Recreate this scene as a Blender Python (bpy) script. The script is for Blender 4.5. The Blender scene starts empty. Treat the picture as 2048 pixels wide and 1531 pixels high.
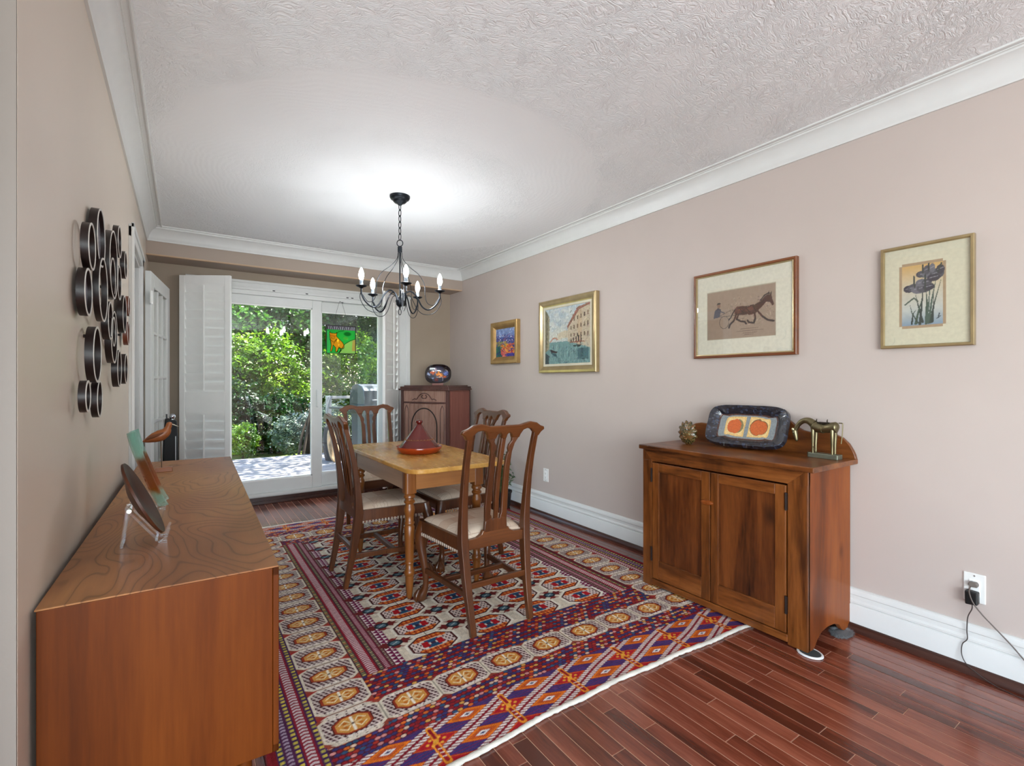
import bpy, bmesh, math, random
import numpy as np
from mathutils import Vector, Matrix

# ------------------------------------------------------------------ camera, sky, sun, added daylight
scene = bpy.context.scene
COL = scene.collection
CAM_H = 1.178
F_PX, HORIZON = 976.0, 763.0
YAW = math.atan2(658.5, 976.0)
cam_d = bpy.data.cameras.new('camera')
cam_d.sensor_width = 36.0
cam_d.lens = 36.0 * F_PX / 2048.0
cam_d.shift_y = (HORIZON - 765.5) / 2048.0
cam_d.clip_start = 0.02
cam = bpy.data.objects.new('camera', cam_d)
COL.objects.link(cam)
cam.location = (0, 0, CAM_H)
cam.rotation_euler = (math.pi / 2, 0, -YAW)
scene.camera = cam

world = bpy.data.worlds.new('sky')
scene.world = world
world.use_nodes = True
wn = world.node_tree.nodes
sky = wn.new('ShaderNodeTexSky')
sky.sky_type = 'NISHITA'
sky.sun_disc = False
sky.sun_elevation = math.radians(52)
sky.sun_rotation = math.radians(20)
wn['Background'].inputs['Strength'].default_value = 0.52
world.node_tree.links.new(sky.outputs[0], wn['Background'].inputs['Color'])

def light(name, kind, loc, rot, energy, color=(1, 1, 1), **kw):
    d = bpy.data.lights.new(name, kind)
    d.energy = energy
    d.color = color
    for k, v in kw.items():
        setattr(d, k, v)
    o = bpy.data.objects.new(name, d)
    COL.objects.link(o)
    o.location = loc
    o.rotation_euler = rot
    return o

# sun over the garden, shining towards the house
sun_dir = Vector((-0.30, 0.15, -0.94)).normalized()
light('sun', 'SUN', (3, 12, 9), sun_dir.to_track_quat('-Z', 'Y').to_euler(), 14.0, (1.0, 0.95, 0.86), angle=math.radians(0.6))
# added area lights behind the camera, standing in for daylight of unseen windows
light('added_daylight_front', 'AREA', (-1.05, -2.98, 1.10), (math.radians(122), 0, 0), 155.0, (0.86, 0.955, 1.0),
      shape='RECTANGLE', size=3.6, size_y=1.9)
light('added_daylight_side', 'AREA', (-2.98, -0.9, 1.10), (math.radians(120), 0, math.radians(-90)), 14.0, (0.82, 0.94, 1.0),
      shape='RECTANGLE', size=2.6, size_y=1.9)

vs = scene.view_settings
vs.view_transform = 'Standard'
vs.look = 'None'
vs.gamma = 1.0
vs.use_curve_mapping = False
vs.exposure = 1.05
scene.cycles.use_denoising = True
scene.cycles.max_bounces = 8
scene.cycles.diffuse_bounces = 4
scene.cycles.glossy_bounces = 3
scene.cycles.transmission_bounces = 6
scene.cycles.transparent_max_bounces = 12
scene.cycles.sample_clamp_indirect = 4.0
scene.cycles.use_adaptive_sampling = True
scene.cycles.adaptive_threshold = 0.02
scene.cycles.caustics_reflective = False
scene.cycles.caustics_refractive = False

# ------------------------------------------------------------------ helpers
XL, XR, YB, ZC = -0.2487, 2.663, 5.28, 2.44
RNG = random.Random(7)

def C(h):
    h = h.lstrip('#')
    v = [int(h[i:i + 2], 16) / 255 for i in (0, 2, 4)]
    return tuple(x / 12.92 if x <= 0.04045 else ((x + 0.055) / 1.055) ** 2.4 for x in v) + (1.0,)

class NT:
    """small node-graph writer"""
    def __init__(self, name):
        self.m = bpy.data.materials.new(name)
        self.m.use_nodes = True
        self.t = self.m.node_tree
        self.b = self.t.nodes['Principled BSDF']
        self.out = self.t.nodes['Material Output']
    def n(self, kind, props=None, **ins):
        nd = self.t.nodes.new('ShaderNode' + kind)
        for k, v in (props or {}).items():
            setattr(nd, k, v)
        for k, v in ins.items():
            key = int(k[1:]) if k[0] == 'i' and k[1:].isdigit() else k.replace('_', ' ')
            s = nd.inputs[key]
            if isinstance(v, bpy.types.NodeSocket):
                self.t.links.new(v, s)
            else:
                s.default_value = v
        return nd
    def math(self, op, a, b=None, c=None):
        ins = {'i0': a}
        if b is not None: ins['i1'] = b
        if c is not None: ins['i2'] = c
        return self.n('Math', {'operation': op}, **ins).outputs[0]
    def ramp(self, fac, stops, interp='LINEAR'):
        nd = self.n('ValToRGB', None, i0=fac)
        cr = nd.color_ramp
        cr.interpolation = interp
        while len(cr.elements) < len(stops):
            cr.elements.new(0.5)
        for e, (p, c) in zip(cr.elements, stops):
            e.position = p
            e.color = c if not isinstance(c, str) else C(c)
        return nd.outputs[0]
    def mix(self, fac, a, b, mode='MIX'):
        nd = self.t.nodes.new('ShaderNodeMix')
        nd.data_type = 'RGBA'
        nd.blend_type = mode
        for s, v in ((nd.inputs[0], fac), (nd.inputs[6], a), (nd.inputs[7], b)):
            if isinstance(v, bpy.types.NodeSocket): self.t.links.new(v, s)
            else: s.default_value = C(v) if isinstance(v, str) else v
        return nd.outputs[2]
    def coords(self, which='Object', scale=(1, 1, 1), loc=(0, 0, 0), rot=(0, 0, 0)):
        if which == 'Position':
            src = self.n('NewGeometry').outputs['Position']
        else:
            src = self.n('TexCoord').outputs[which]
        return self.n('Mapping', None, Vector=src, Scale=scale, Location=loc, Rotation=rot).outputs[0]
    def noise(self, vec, scale, detail=3.0, rough=0.5, dist=0.0):
        return self.n('TexNoise', None, Vector=vec, Scale=scale, Detail=detail, Roughness=rough, Distortion=dist).outputs[0]
    def set(self, **kw):
        for k, v in kw.items():
            s = self.b.inputs[k.replace('_', ' ')]
            if isinstance(v, bpy.types.NodeSocket): self.t.links.new(v, s)
            else: s.default_value = C(v) if isinstance(v, str) else v
        return self
    def bump(self, height, strength=0.3, dist=0.01):
        nd = self.n('Bump', None, Height=height, Strength=strength, Distance=dist)
        self.t.links.new(nd.outputs[0], self.b.inputs['Normal'])
        return self

MATS = {}
def plain(name, col, rough=0.5, metal=0.0, bump=0.0, bscale=200.0, vary=0.06, coat=0.0, emit=0.0):
    """base colour with a little mottling"""
    if name in MATS: return MATS[name]
    g = NT(name)
    v = g.coords('Object')
    nz = g.noise(v, 14.0, 4.0)
    c = C(col)
    lo = tuple(x * (1 - vary) for x in c[:3]) + (1,)
    hi = tuple(min(1, x * (1 + vary)) for x in c[:3]) + (1,)
    g.set(Base_Color=g.ramp(nz, [(0.3, lo), (0.7, hi)]), Roughness=rough, Metallic=metal)
    if coat: g.set(Coat_Weight=coat, Coat_Roughness=0.12)
    if bump: g.bump(g.noise(v, bscale, 2.0), bump, 0.002)
    if emit:
        g.set(Emission_Color=c, Emission_Strength=emit)
    MATS[name] = g.m
    return g.m

def wood(name, dark, mid, light_, axis='Z', rough=0.35, fine=1.0, rings=0.0, contrast=1.0, per_object=0.0, space='Object', knots=0.0, coat=0.0, spec=0.5, stretch=0.06, kscale=None):
    """grain stretched along one axis, slow colour bands, optional ring contours and knots"""
    if name in MATS: return MATS[name]
    g = NT(name)
    st = {'X': (stretch, 1, 1), 'Y': (1, stretch, 1), 'Z': (1, 1, stretch)}[axis]
    off = None
    base = g.coords(space, scale=st)
    if per_object:
        rnd = g.n('ObjectInfo').outputs['Random']
        cmb = g.n('CombineXYZ', None, X=g.math('MULTIPLY', rnd, 7.3), Y=g.math('MULTIPLY', rnd, 13.7), Z=g.math('MULTIPLY', rnd, 5.1)).outputs[0]
        base = g.n('VectorMath', {'operation': 'ADD'}, i0=base, i1=cmb).outputs[0]
    n1 = g.noise(base, 9.0 * fine, 5.0, 0.6, 0.6)
    n2 = g.noise(base, 95.0 * fine, 3.0, 0.6)
    f = g.math('ADD', g.math('MULTIPLY', n1, 0.72), g.math('MULTIPLY', n2, 0.28))
    if rings:
        big = g.noise(base, 2.6 * fine, 2.0, 0.45, 0.3)
        w = g.math('SINE', g.math('MULTIPLY', big, rings))
        w = g.math('POWER', g.math('ABSOLUTE', w), 0.5)
        f = g.math('MULTIPLY_ADD', g.math('SUBTRACT', w, 0.75), 0.30, f)
    if contrast != 1.0:
        f = g.math('MULTIPLY_ADD', g.math('SUBTRACT', f, 0.5), contrast, 0.5)
    if per_object:
        f = g.math('MULTIPLY_ADD', g.math('SUBTRACT', rnd, 0.5), per_object, f)
    col = g.ramp(f, [(0.28, dark), (0.5, mid), (0.74, light_)])
    if knots:
        vk = g.coords(space, scale=kscale or ((1, 1, 0.55) if axis == 'Z' else (1, 0.55, 1)))
        vor = g.n('TexVoronoi', {'feature': 'F1'}, Vector=vk, Scale=knots).outputs['Distance']
        km = g.ramp(vor, [(0.03, (1, 1, 1, 1)), (0.07, (0.55, 0.55, 0.55, 1)), (0.13, (0, 0, 0, 1))])
        col = g.mix(g.math('MULTIPLY', km, 0.75), col, dark)
        st2 = g.noise(g.coords(space, scale=(1, 1, 0.25)), 5.0, 4.0, 0.6)
        col = g.mix(g.ramp(st2, [(0.52, (0, 0, 0, 1)), (0.70, (0.85, 0.85, 0.85, 1))]), col, dark)
    g.set(Base_Color=col, Roughness=g.math('MULTIPLY_ADD', n2, 0.15, rough - 0.07), Specular_IOR_Level=spec)
    if coat: g.set(Coat_Weight=coat, Coat_Roughness=0.15)
    g.bump(n2, 0.12, 0.001)
    MATS[name] = g.m
    return g.m

def glass(name, tint=(1, 1, 1, 1), refl=0.06, rough=0.0):
    """thin pane: clear transmission plus a Fresnel reflection"""
    if name in MATS: return MATS[name]
    g = NT(name)
    bf = g.n('NewGeometry').outputs['Backfacing']
    fr = g.n('Fresnel', None, IOR=g.math('MULTIPLY_ADD', bf, 1 / 1.5 - 1.5, 1.5)).outputs[0]
    tr = g.n('BsdfTransparent', None, Color=tint).outputs[0]
    gl = g.n('BsdfGlossy', None, Color=(1, 1, 1, 1), Roughness=rough).outputs[0]
    mx = g.n('MixShader', None, i0=g.math('MINIMUM', g.math('ADD', fr, refl - 0.04), 1.0), i1=tr, i2=gl).outputs[0]
    g.t.links.new(mx, g.out.inputs[0])
    MATS[name] = g.m
    return g.m

def painted(name, rough=0.6, attr='paint', bump=0.0, spec=0.5):
    """colour painted on the mesh itself (woven or printed pattern)"""
    g = NT(name)
    a = g.n('Attribute', {'attribute_name': attr}).outputs['Color']
    nz = g.noise(g.coords('Object'), 60.0, 3.0)
    col = g.mix(0.22, a, g.ramp(nz, [(0.3, (0.55, 0.55, 0.55, 1)), (0.7, (1, 1, 1, 1))]), 'MULTIPLY')
    g.set(Base_Color=col, Roughness=rough, Specular_IOR_Level=spec)
    if bump: g.bump(g.noise(g.coords('Object'), 420.0, 2.0), bump, 0.002)
    return g.m

class MB:
    """mesh builder"""
    def __init__(self):
        self.v, self.f = [], []
    def add(self, vs, fs):
        o = len(self.v)
        self.v += [tuple(p) for p in vs]
        self.f += [tuple(i + o for i in f) for f in fs]
        return self
    def box(self, x0, x1, y0, y1, z0, z1):
        vs = [(x, y, z) for x in (x0, x1) for y in (y0, y1) for z in (z0, z1)]
        return self.add(vs, [(0, 1, 3, 2), (4, 6, 7, 5), (0, 4, 5, 1), (2, 3, 7, 6), (0, 2, 6, 4), (1, 5, 7, 3)])
    def prism(self, poly, a0, a1, plane='XZ', bend=None):
        """extrude an outline along the remaining axis; bend shifts that axis by a function of the 2-d point"""
        n = len(poly)
        def P(p, a):
            if bend: a = a + bend(p)
            return {'XZ': (p[0], a, p[1]), 'YZ': (a, p[0], p[1]), 'XY': (p[0], p[1], a)}[plane]
        vs = [P(p, a0) for p in poly] + [P(p, a1) for p in poly]
        fs = [tuple(range(n))[::-1], tuple(range(n, 2 * n))] + [(i, (i + 1) % n, n + (i + 1) % n, n + i) for i in range(n)]
        return self.add(vs, fs)
    def lathe(self, prof, n=24, at=(0, 0, 0), cap=True, sx=1.0, sy=1.0):
        vs, fs = [], []
        for r, z in prof:
            for k in range(n):
                a = 2 * math.pi * k / n
                vs.append((at[0] + r * math.cos(a) * sx, at[1] + r * math.sin(a) * sy, at[2] + z))
        m = len(prof)
        for i in range(m - 1):
            for k in range(n):
                k2 = (k + 1) % n
                fs.append((i * n + k, i * n + k2, (i + 1) * n + k2, (i + 1) * n + k))
        if cap:
            fs.append(tuple(range(n))[::-1])
            fs.append(tuple((m - 1) * n + k for k in range(n)))
        return self.add(vs, fs)
    def sweep(self, path, sect, scales=None, closed=False, up=(0, 0, 1), cap=True):
        """sweep a 2-d section along a path"""
        path = [Vector(p) for p in path]
        n, m = len(path), len(sect)
        vs, fs = [], []
        prev = None
        for i, p in enumerate(path):
            a = path[(i - 1) % n] if (closed or i) else p
            b = path[(i + 1) % n] if (closed or i < n - 1) else p
            t = (b - a).normalized()
            if prev is None:
                u = Vector(up)
                if abs(u.dot(t)) > 0.95: u = Vector((1, 0, 0))
            else:
                u = prev
            s = t.cross(u).normalized()
            u = s.cross(t).normalized()
            prev = u
            sc = scales[i] if scales is not None else 1.0
            if not isinstance(sc, (tuple, list)): sc = (sc, sc)
            for q in sect:
                vs.append(p + s * (q[0] * sc[0]) + u * (q[1] * sc[1]))
        rng = n if closed else n - 1
        for i in range(rng):
            for k in range(m):
                k2 = (k + 1) % m
                j = (i + 1) % n
                fs.append((i * m + k, i * m + k2, j * m + k2, j * m + k))
        if cap and not closed:
            fs.append(tuple(range(m))[::-1])
            fs.append(tuple((n - 1) * m + k for k in range(m)))
        return self.add(vs, fs)
    def tube(self, path, r, n=10, closed=False, scales=None):
        sect = [(math.cos(2 * math.pi * k / n) * r, math.sin(2 * math.pi * k / n) * r) for k in range(n)]
        return self.sweep(path, sect, scales, closed)
    def ball(self, at, r, n=12, m=8):
        rx, ry, rz = (r, r, r) if not isinstance(r, (tuple, list)) else r
        prof = [(math.sin(math.pi * i / m), -math.cos(math.pi * i / m)) for i in range(m + 1)]
        vs, fs = [], []
        for i, (a, z) in enumerate(prof):
            a = max(a, 0.002)
            for k in range(n):
                t = 2 * math.pi * k / n
                vs.append((at[0] + rx * a * math.cos(t), at[1] + ry * a * math.sin(t), at[2] + rz * z))
        for i in range(m):
            for k in range(n):
                k2 = (k + 1) % n
                fs.append((i * n + k, i * n + k2, (i + 1) * n + k2, (i + 1) * n + k))
        return self.add(vs, fs)
    def xform(self, mat):
        self.v = [tuple(mat @ Vector(p)) for p in self.v]
        return self
    def build(self, name, mat, parent=None, smooth=False, bevel=0.0, seg=2, loc=None, rz=None, sharp=0.7):
        me = bpy.data.meshes.new(name)
        me.from_pydata(self.v, [], self.f)
        bm = bmesh.new()
        bm.from_mesh(me)
        bmesh.ops.recalc_face_normals(bm, faces=bm.faces)
        bm.to_mesh(me)
        bm.free()
        if smooth:
            me.shade_smooth()
            me.set_sharp_from_angle(angle=sharp)
        if mat: me.materials.append(mat)
        o = bpy.data.objects.new(name, me)
        COL.objects.link(o)
        if parent is not None: o.parent = parent
        if loc is not None: o.location = loc
        if rz is not None: o.rotation_euler = (0, 0, rz)
        if bevel:
            b = o.modifiers.new('bevel', 'BEVEL')
            b.width = bevel
            b.segments = seg
            b.limit_method = 'ANGLE'
            b.angle_limit = math.radians(38)
        return o

def box(name, x0, x1, y0, y1, z0, z1, mat, parent=None, bevel=0.0, **k):
    return MB().box(x0, x1, y0, y1, z0, z1).build(name, mat, parent, bevel=bevel, **k)

def tag(o, label, cat, group=None):
    o['label'] = label
    o['category'] = cat
    if group: o['group'] = group
    return o

def thing(name, label, cat, loc=(0, 0, 0), rz=0.0, group=None):
    o = bpy.data.objects.new(name, None)
    COL.objects.link(o)
    o.location = loc
    o.rotation_euler = (0, 0, rz)
    o.empty_display_size = 0.1
    return tag(o, label, cat, group)

def struct(o):
    o['kind'] = 'structure'
    return o

def stuff(o):
    o['kind'] = 'stuff'
    return o

def copy_tree(o, parent=None):
    c = o.copy()
    COL.objects.link(c)
    c.parent = parent
    for ch in list(o.children):
        copy_tree(ch, c)
    return c

def smooth_path(pts, k=6, closed=False):
    """Catmull-Rom through points"""
    P = [Vector(p) for p in pts]
    n = len(P)
    out = []
    rng = n if closed else n - 1
    for i in range(rng):
        p1, p2 = P[i], P[(i + 1) % n]
        p0 = P[(i - 1) % n] if (closed or i > 0) else p1 * 2 - p2
        p3 = P[(i + 2) % n] if (closed or i + 2 < n) else p2 * 2 - p1
        for j in range(k):
            t = j / k
            out.append(0.5 * ((2 * p1) + (p2 - p0) * t + (2 * p0 - 5 * p1 + 4 * p2 - p3) * t * t + (3 * p1 - p0 - 3 * p2 + p3) * t ** 3))
    if not closed: out.append(P[-1])
    return out

class Paint:
    """numpy painter in metres; y up"""
    def __init__(self, w, h, res, bg):
        self.w, self.h, self.res = w, h, res
        self.nx, self.ny = int(round(w / res)), int(round(h / res))
        self.a = np.empty((self.ny, self.nx, 3), np.float32)
        self.a[:] = self.col(bg)
        xs = (np.arange(self.nx) + 0.5) * w / self.nx
        ys = (np.arange(self.ny) + 0.5) * h / self.ny
        self.xs, self.ys = xs, ys
    @staticmethod
    def col(c):
        return np.array(C(c)[:3] if isinstance(c, str) else c[:3], np.float32)
    def win(self, x0, x1, y0, y1):
        i0 = max(0, int(x0 / self.w * self.nx)); i1 = min(self.nx, int(x1 / self.w * self.nx) + 2)
        j0 = max(0, int(y0 / self.h * self.ny)); j1 = min(self.ny, int(y1 / self.h * self.ny) + 2)
        if i1 <= i0 or j1 <= j0: return None
        return slice(j0, j1), slice(i0, i1), *np.meshgrid(self.xs[i0:i1], self.ys[j0:j1])
    def rect(self, x0, x1, y0, y1, c):
        w = self.win(x0, x1, y0, y1)
        if w is None: return
        m = (w[2] >= x0) & (w[2] < x1) & (w[3] >= y0) & (w[3] < y1)
        self.a[w[0], w[1]][m] = self.col(c)
    def poly(self, pts, c, alpha=1.0):
        xs = [p[0] for p in pts]; ys = [p[1] for p in pts]
        w = self.win(min(xs), max(xs), min(ys), max(ys))
        if w is None: return
        X, Y = w[2], w[3]
        m = np.zeros(X.shape, bool)
        n = len(pts)
        for i in range(n):
            xa, ya = pts[i]; xb, yb = pts[(i + 1) % n]
            if ya == yb: continue
            m ^= ((ya > Y) != (yb > Y)) & (X < (xb - xa) * (Y - ya) / (yb - ya) + xa)
        v = self.a[w[0], w[1]]
        v[m] = v[m] * (1 - alpha) + self.col(c) * alpha
    def ell(self, cx, cy, rx, ry, c, alpha=1.0, soft=0.0):
        w = self.win(cx - rx, cx + rx, cy - ry, cy + ry)
        if w is None: return
        d = ((w[2] - cx) / rx) ** 2 + ((w[3] - cy) / ry) ** 2
        v = self.a[w[0], w[1]]
        if soft:
            k = (np.clip((1 - d) / soft, 0, 1) * alpha)[..., None]
            v[:] = v * (1 - k) + self.col(c) * k
        else:
            m = d <= 1
            v[m] = v[m] * (1 - alpha) + self.col(c) * alpha
    def line(self, pts, wd, c, alpha=1.0, taper=False):
        n = len(pts)
        for i in range(n - 1):
            (xa, ya), (xb, yb) = pts[i], pts[i + 1]
            w = self.win(min(xa, xb) - wd, max(xa, xb) + wd, min(ya, yb) - wd, max(ya, yb) + wd)
            if w is None: continue
            dx, dy = xb - xa, yb - ya
            L = dx * dx + dy * dy + 1e-12
            t = np.clip(((w[2] - xa) * dx + (w[3] - ya) * dy) / L, 0, 1)
            d = np.hypot(w[2] - xa - t * dx, w[3] - ya - t * dy)
            hw = wd / 2
            if taper: hw = hw * (1 - 0.85 * (i + t) / (n - 1))
            m = d <= hw
            v = self.a[w[0], w[1]]
            v[m] = v[m] * (1 - alpha) + self.col(c) * alpha
    def noise(self, amt, seed=1, blur=1):
        r = np.random.RandomState(seed)
        k = r.rand(self.ny // blur + 2, self.nx // blur + 2, 1).astype(np.float32)
        k = np.kron(k[..., 0], np.ones((blur, blur), np.float32))[:self.ny, :self.nx, None]
        self.a *= 1 + amt * (k * 2 - 1)
    def smear(self, n, size, seed=1, jit=0.22, box=None):
        """brush dabs that pick up the colour under them"""
        r = np.random.RandomState(seed)
        x0, x1, y0, y1 = box or (0, self.w, 0, self.h)
        for _ in range(n):
            x, y = x0 + r.rand() * (x1 - x0), y0 + r.rand() * (y1 - y0)
            i, j = min(self.nx - 1, int(x / self.w * self.nx)), min(self.ny - 1, int(y / self.h * self.ny))
            c = np.clip(self.a[j, i] * (1 + jit * r.randn()) + 0.015 * r.randn(3), 0, 1)
            s = size * (0.5 + r.rand())
            a = r.rand() * 3.14
            self.line([(x - s * math.cos(a), y - s * math.sin(a)), (x + s * math.cos(a), y + s * math.sin(a))], s * 0.7, tuple(c), 0.7)
    def vgrad(self, y0, y1, c0, c1, x0=None, x1=None):
        t = np.clip((self.ys - y0) / (y1 - y0), 0, 1)
        m = (self.ys >= y0) & (self.ys <= y1)
        g = self.col(c0)[None] * (1 - t[:, None]) + self.col(c1)[None] * t[:, None]
        i0 = 0 if x0 is None else int(x0 / self.w * self.nx); i1 = self.nx if x1 is None else int(x1 / self.w * self.nx)
        self.a[m, i0:i1] = g[m][:, None, :]
    def mesh(self, name, mat, f, step=1, parent=None, smooth=True):
        """grid of vertices carrying the colours; f(u_metres, v_metres) -> arrays x, y, z"""
        a = self.a
        if step > 1:
            ny, nx = self.ny // step * step, self.nx // step * step
            a = a[:ny, :nx].reshape(ny // step, step, nx // step, step, 3).mean((1, 3))
        ny, nx = a.shape[:2]
        U, V = np.meshgrid(np.linspace(0, self.w, nx), np.linspace(0, self.h, ny))
        P = np.stack(f(U, V), -1).reshape(-1, 3).astype(np.float32)
        idx = np.arange(ny * nx).reshape(ny, nx)
        q = np.stack([idx[:-1, :-1], idx[:-1, 1:], idx[1:, 1:], idx[1:, :-1]], -1).reshape(-1, 4)
        me = bpy.data.meshes.new(name)
        me.vertices.add(len(P)); me.vertices.foreach_set('co', P.ravel())
        me.loops.add(q.size); me.loops.foreach_set('vertex_index', q.ravel().astype(np.int32))
        me.polygons.add(len(q))
        me.polygons.foreach_set('loop_start', (np.arange(len(q)) * 4).astype(np.int32))
        me.update(calc_edges=True)
        at = me.color_attributes.new('paint', 'FLOAT_COLOR', 'POINT')
        rgba = np.ones((len(P), 4), np.float32)
        rgba[:, :3] = np.clip(a.reshape(-1, 3), 0, 1)
        at.data.foreach_set('color', rgba.ravel())
        if smooth: me.shade_smooth()
        me.materials.append(mat)
        o = bpy.data.objects.new(name, me)
        COL.objects.link(o)
        if parent is not None: o.parent = parent
        return o
# ------------------------------------------------------------------ setting: shell of the room
def wall_paint(name, lo, hi, rough, spec=0.5):
    g = NT(name)
    v = g.coords('Position')
    n = g.noise(v, 1.3, 4.0, 0.55)
    g.set(Base_Color=g.ramp(n, [(0.3, lo), (0.7, hi)]), Roughness=rough, Specular_IOR_Level=spec)
    g.bump(g.noise(v, 160.0, 3.0, 0.6), 0.06, 0.002)
    return g.m
M_WALL_R = wall_paint('pink beige wall paint', '#bdb0a9', '#c3b6af', 0.55)
M_WALL_L = wall_paint('warm lit wall paint', '#d3c5b6', '#d9cbbc', 0.36)  # paler, warmer copy of the wall paint: warm light put into the colour
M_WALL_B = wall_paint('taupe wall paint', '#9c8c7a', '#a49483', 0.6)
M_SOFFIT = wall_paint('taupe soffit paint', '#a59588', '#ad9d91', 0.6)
M_WHITE = plain('white trim paint', '#dcdddb', 0.38, vary=0.015)
M_SHUT = plain('white shutter paint', '#f4f4f2', 0.35, vary=0.015)

def ceiling_mat():
    g = NT('textured plaster ceiling')
    pos = g.n('NewGeometry').outputs['Position']
    d = g.n('VectorMath', {'operation': 'SUBTRACT'}, i0=pos, i1=(1.225, 3.18, 2.44)).outputs[0]
    dist = g.n('VectorMath', {'operation': 'LENGTH'}, i0=d).outputs['Value']
    wob = g.noise(g.coords('Position'), 3.0, 2.0)
    dist = g.math('MULTIPLY_ADD', g.math('SUBTRACT', wob, 0.5), 0.10, dist)
    # rough stomp everywhere except two smooth rings round the lamp
    rough = g.ramp(g.math('DIVIDE', dist, 2.0), [(0.27, (0, 0, 0, 1)), (0.31, (0.45, 0.45, 0.45, 1)), (0.43, (0.6, 0.6, 0.6, 1)), (0.47, (0.12, 0.12, 0.12, 1)),
                                                 (0.66, (0.05, 0.05, 0.05, 1)), (0.685, (1, 1, 1, 1))])
    v = g.coords('Position')
    dd = g.n('TexNoise', None, Vector=v, Scale=7.0, Detail=2.0).outputs['Color']
    sep = g.n('SeparateXYZ', None, Vector=d)
    ang = g.math('ARCTAN2', sep.outputs[1], sep.outputs[0])
    polar = g.n('CombineXYZ', None, X=g.math('MULTIPLY', ang, 1.1), Y=g.math('MULTIPLY', dist, 2.4), Z=0.0).outputs[0]
    warped = g.n('VectorMath', {'operation': 'MULTIPLY_ADD'}, i0=dd, i1=(0.35, 0.35, 0.35), i2=polar).outputs[0]
    n = g.noise(warped, 17.0, 4.0, 0.62, 1.1)
    ridge = g.math('SUBTRACT', 1.0, g.math('ABSOLUTE', g.math('MULTIPLY_ADD', n, 4.0, -2.0)))
    ridge = g.math('MAXIMUM', ridge, 0.0)
    ridge = g.math('POWER', ridge, 2.2)
    big = g.noise(v, 4.0, 3.0)
    h = g.math('MULTIPLY', g.math('MULTIPLY', ridge, rough), g.ramp(big, [(0.3, (0.25, 0.25, 0.25, 1)), (0.65, (1, 1, 1, 1))]))
    comb = g.math('SINE', g.math('MULTIPLY_ADD', g.math('MULTIPLY_ADD', ang, 0.25, dist), 190.0, g.math('MULTIPLY', wob, 20.0)))
    sm = g.math('MULTIPLY', g.math('SUBTRACT', 1.0, rough), g.math('MULTIPLY', comb, 0.035))
    g.set(Base_Color='#f2f4f5', Roughness=0.75)
    g.bump(g.math('ADD', h, sm), 0.6, 0.007)
    return g.m

struct(box('ceiling', -3.3, XR + 0.3, -3.3, YB + 0.2, ZC, ZC + 0.12, ceiling_mat()))
struct(box('wall_right', XR, XR + 0.12, -3.3, YB + 0.15, -0.05, ZC, M_WALL_R))
w = MB()
w.box(XL - 0.121, XL, 1.237, 3.52, -0.05, ZC).box(XL - 0.121, XL, 4.28, YB, -0.05, ZC).box(XL - 0.121, XL, 3.52, 4.28, 1.985, ZC)
struct(w.build('wall_left', M_WALL_L))
w = MB()
w.box(XL - 0.121, 0.20, YB, YB + 0.14, -0.05, ZC).box(1.98, XR, YB, YB + 0.14, -0.05, ZC).box(0.20, 1.98, YB, YB + 0.14, 2.06, ZC)
struct(w.build('wall_back', M_WALL_B))
struct(box('wall_soffit', XL, XR, 4.965, YB, 2.222, ZC, M_SOFFIT))
struct(box('trim_1', XL, XR - 0.012, 4.955, 4.985, 2.214, 2.226, plain('tan lit edge strip', '#bfa184', 0.5), bevel=0.002))  # tan strip standing in for the lit lower lip of the soffit
struct(box('wall_partition', -3.2, XL - 0.1205, 1.237, 1.357, -0.05, ZC, wall_paint('grey beige paint', '#8b827a', '#918880', 0.55)))
struct(box('wall_end_shade', XL - 0.13, XL - 0.0005, 1.231, 1.2372, 0, ZC, wall_paint('wall end shade tone', '#837a72', '#8a8179', 0.6)))  # added dark board: shade on the wall end put into its colour
struct(box('wall_light_blocker', -0.52, -0.40, 0.72, 1.2365, -0.05, ZC, M_WALL_R))  # added out of view to keep light off the wall end
struct(box('wall_hall', -1.6, -1.48, 1.36, YB + 0.14, -0.05, ZC, M_WALL_R))
struct(box('wall_hall_end', -1.48, XL - 0.121, YB + 0.02, YB + 0.14, -0.05, ZC, M_WALL_R))
w = MB()
w.box(-3.2, -2.90, -3.22, -3.1, -0.05, ZC).box(0.80, XR, -3.22, -3.1, -0.05, ZC).box(-2.90, 0.80, -3.22, -3.1, -0.05, 0.10).box(-2.90, 0.80, -3.22, -3.1, 2.28, ZC)
struct(w.build('wall_front', M_WALL_R))
w = MB()
w.box(-3.22, -3.1, -3.1, -2.25, -0.05, ZC).box(-3.22, -3.1, 0.45, 1.237, -0.05, ZC).box(-3.22, -3.1, -2.25, 0.45, -0.05, 0.10).box(-3.22, -3.1, -2.25, 0.45, 2.28, ZC)
struct(w.build('wall_side', M_WALL_R))
def added_window(name, n, horiz):
    """white frame in an added window opening, out of view behind the camera"""
    g = struct(bpy.data.objects.new(name, None)); COL.objects.link(g)
    m = MB()
    if horiz:
        for x in (-2.90, -1.68, -0.46, 0.73): m.box(x, x + 0.07, -3.2, -3.12, 0.10, 2.28)
        for z in (0.10, 2.21): m.box(-2.90, 0.80, -3.2, -3.12, z, z + 0.07)
    else:
        for y in (-2.25, -0.93, 0.38): m.box(-3.2, -3.12, y, y + 0.07, 0.10, 2.28)
        for z in (0.10, 2.21): m.box(-3.2, -3.12, -2.25, 0.45, z, z + 0.07)
    m.build('window_frame', M_WHITE, g)
added_window('added_window_1', 3, True)  # window frames added around the area lights, unseen
added_window('added_window_2', 2, False)

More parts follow.
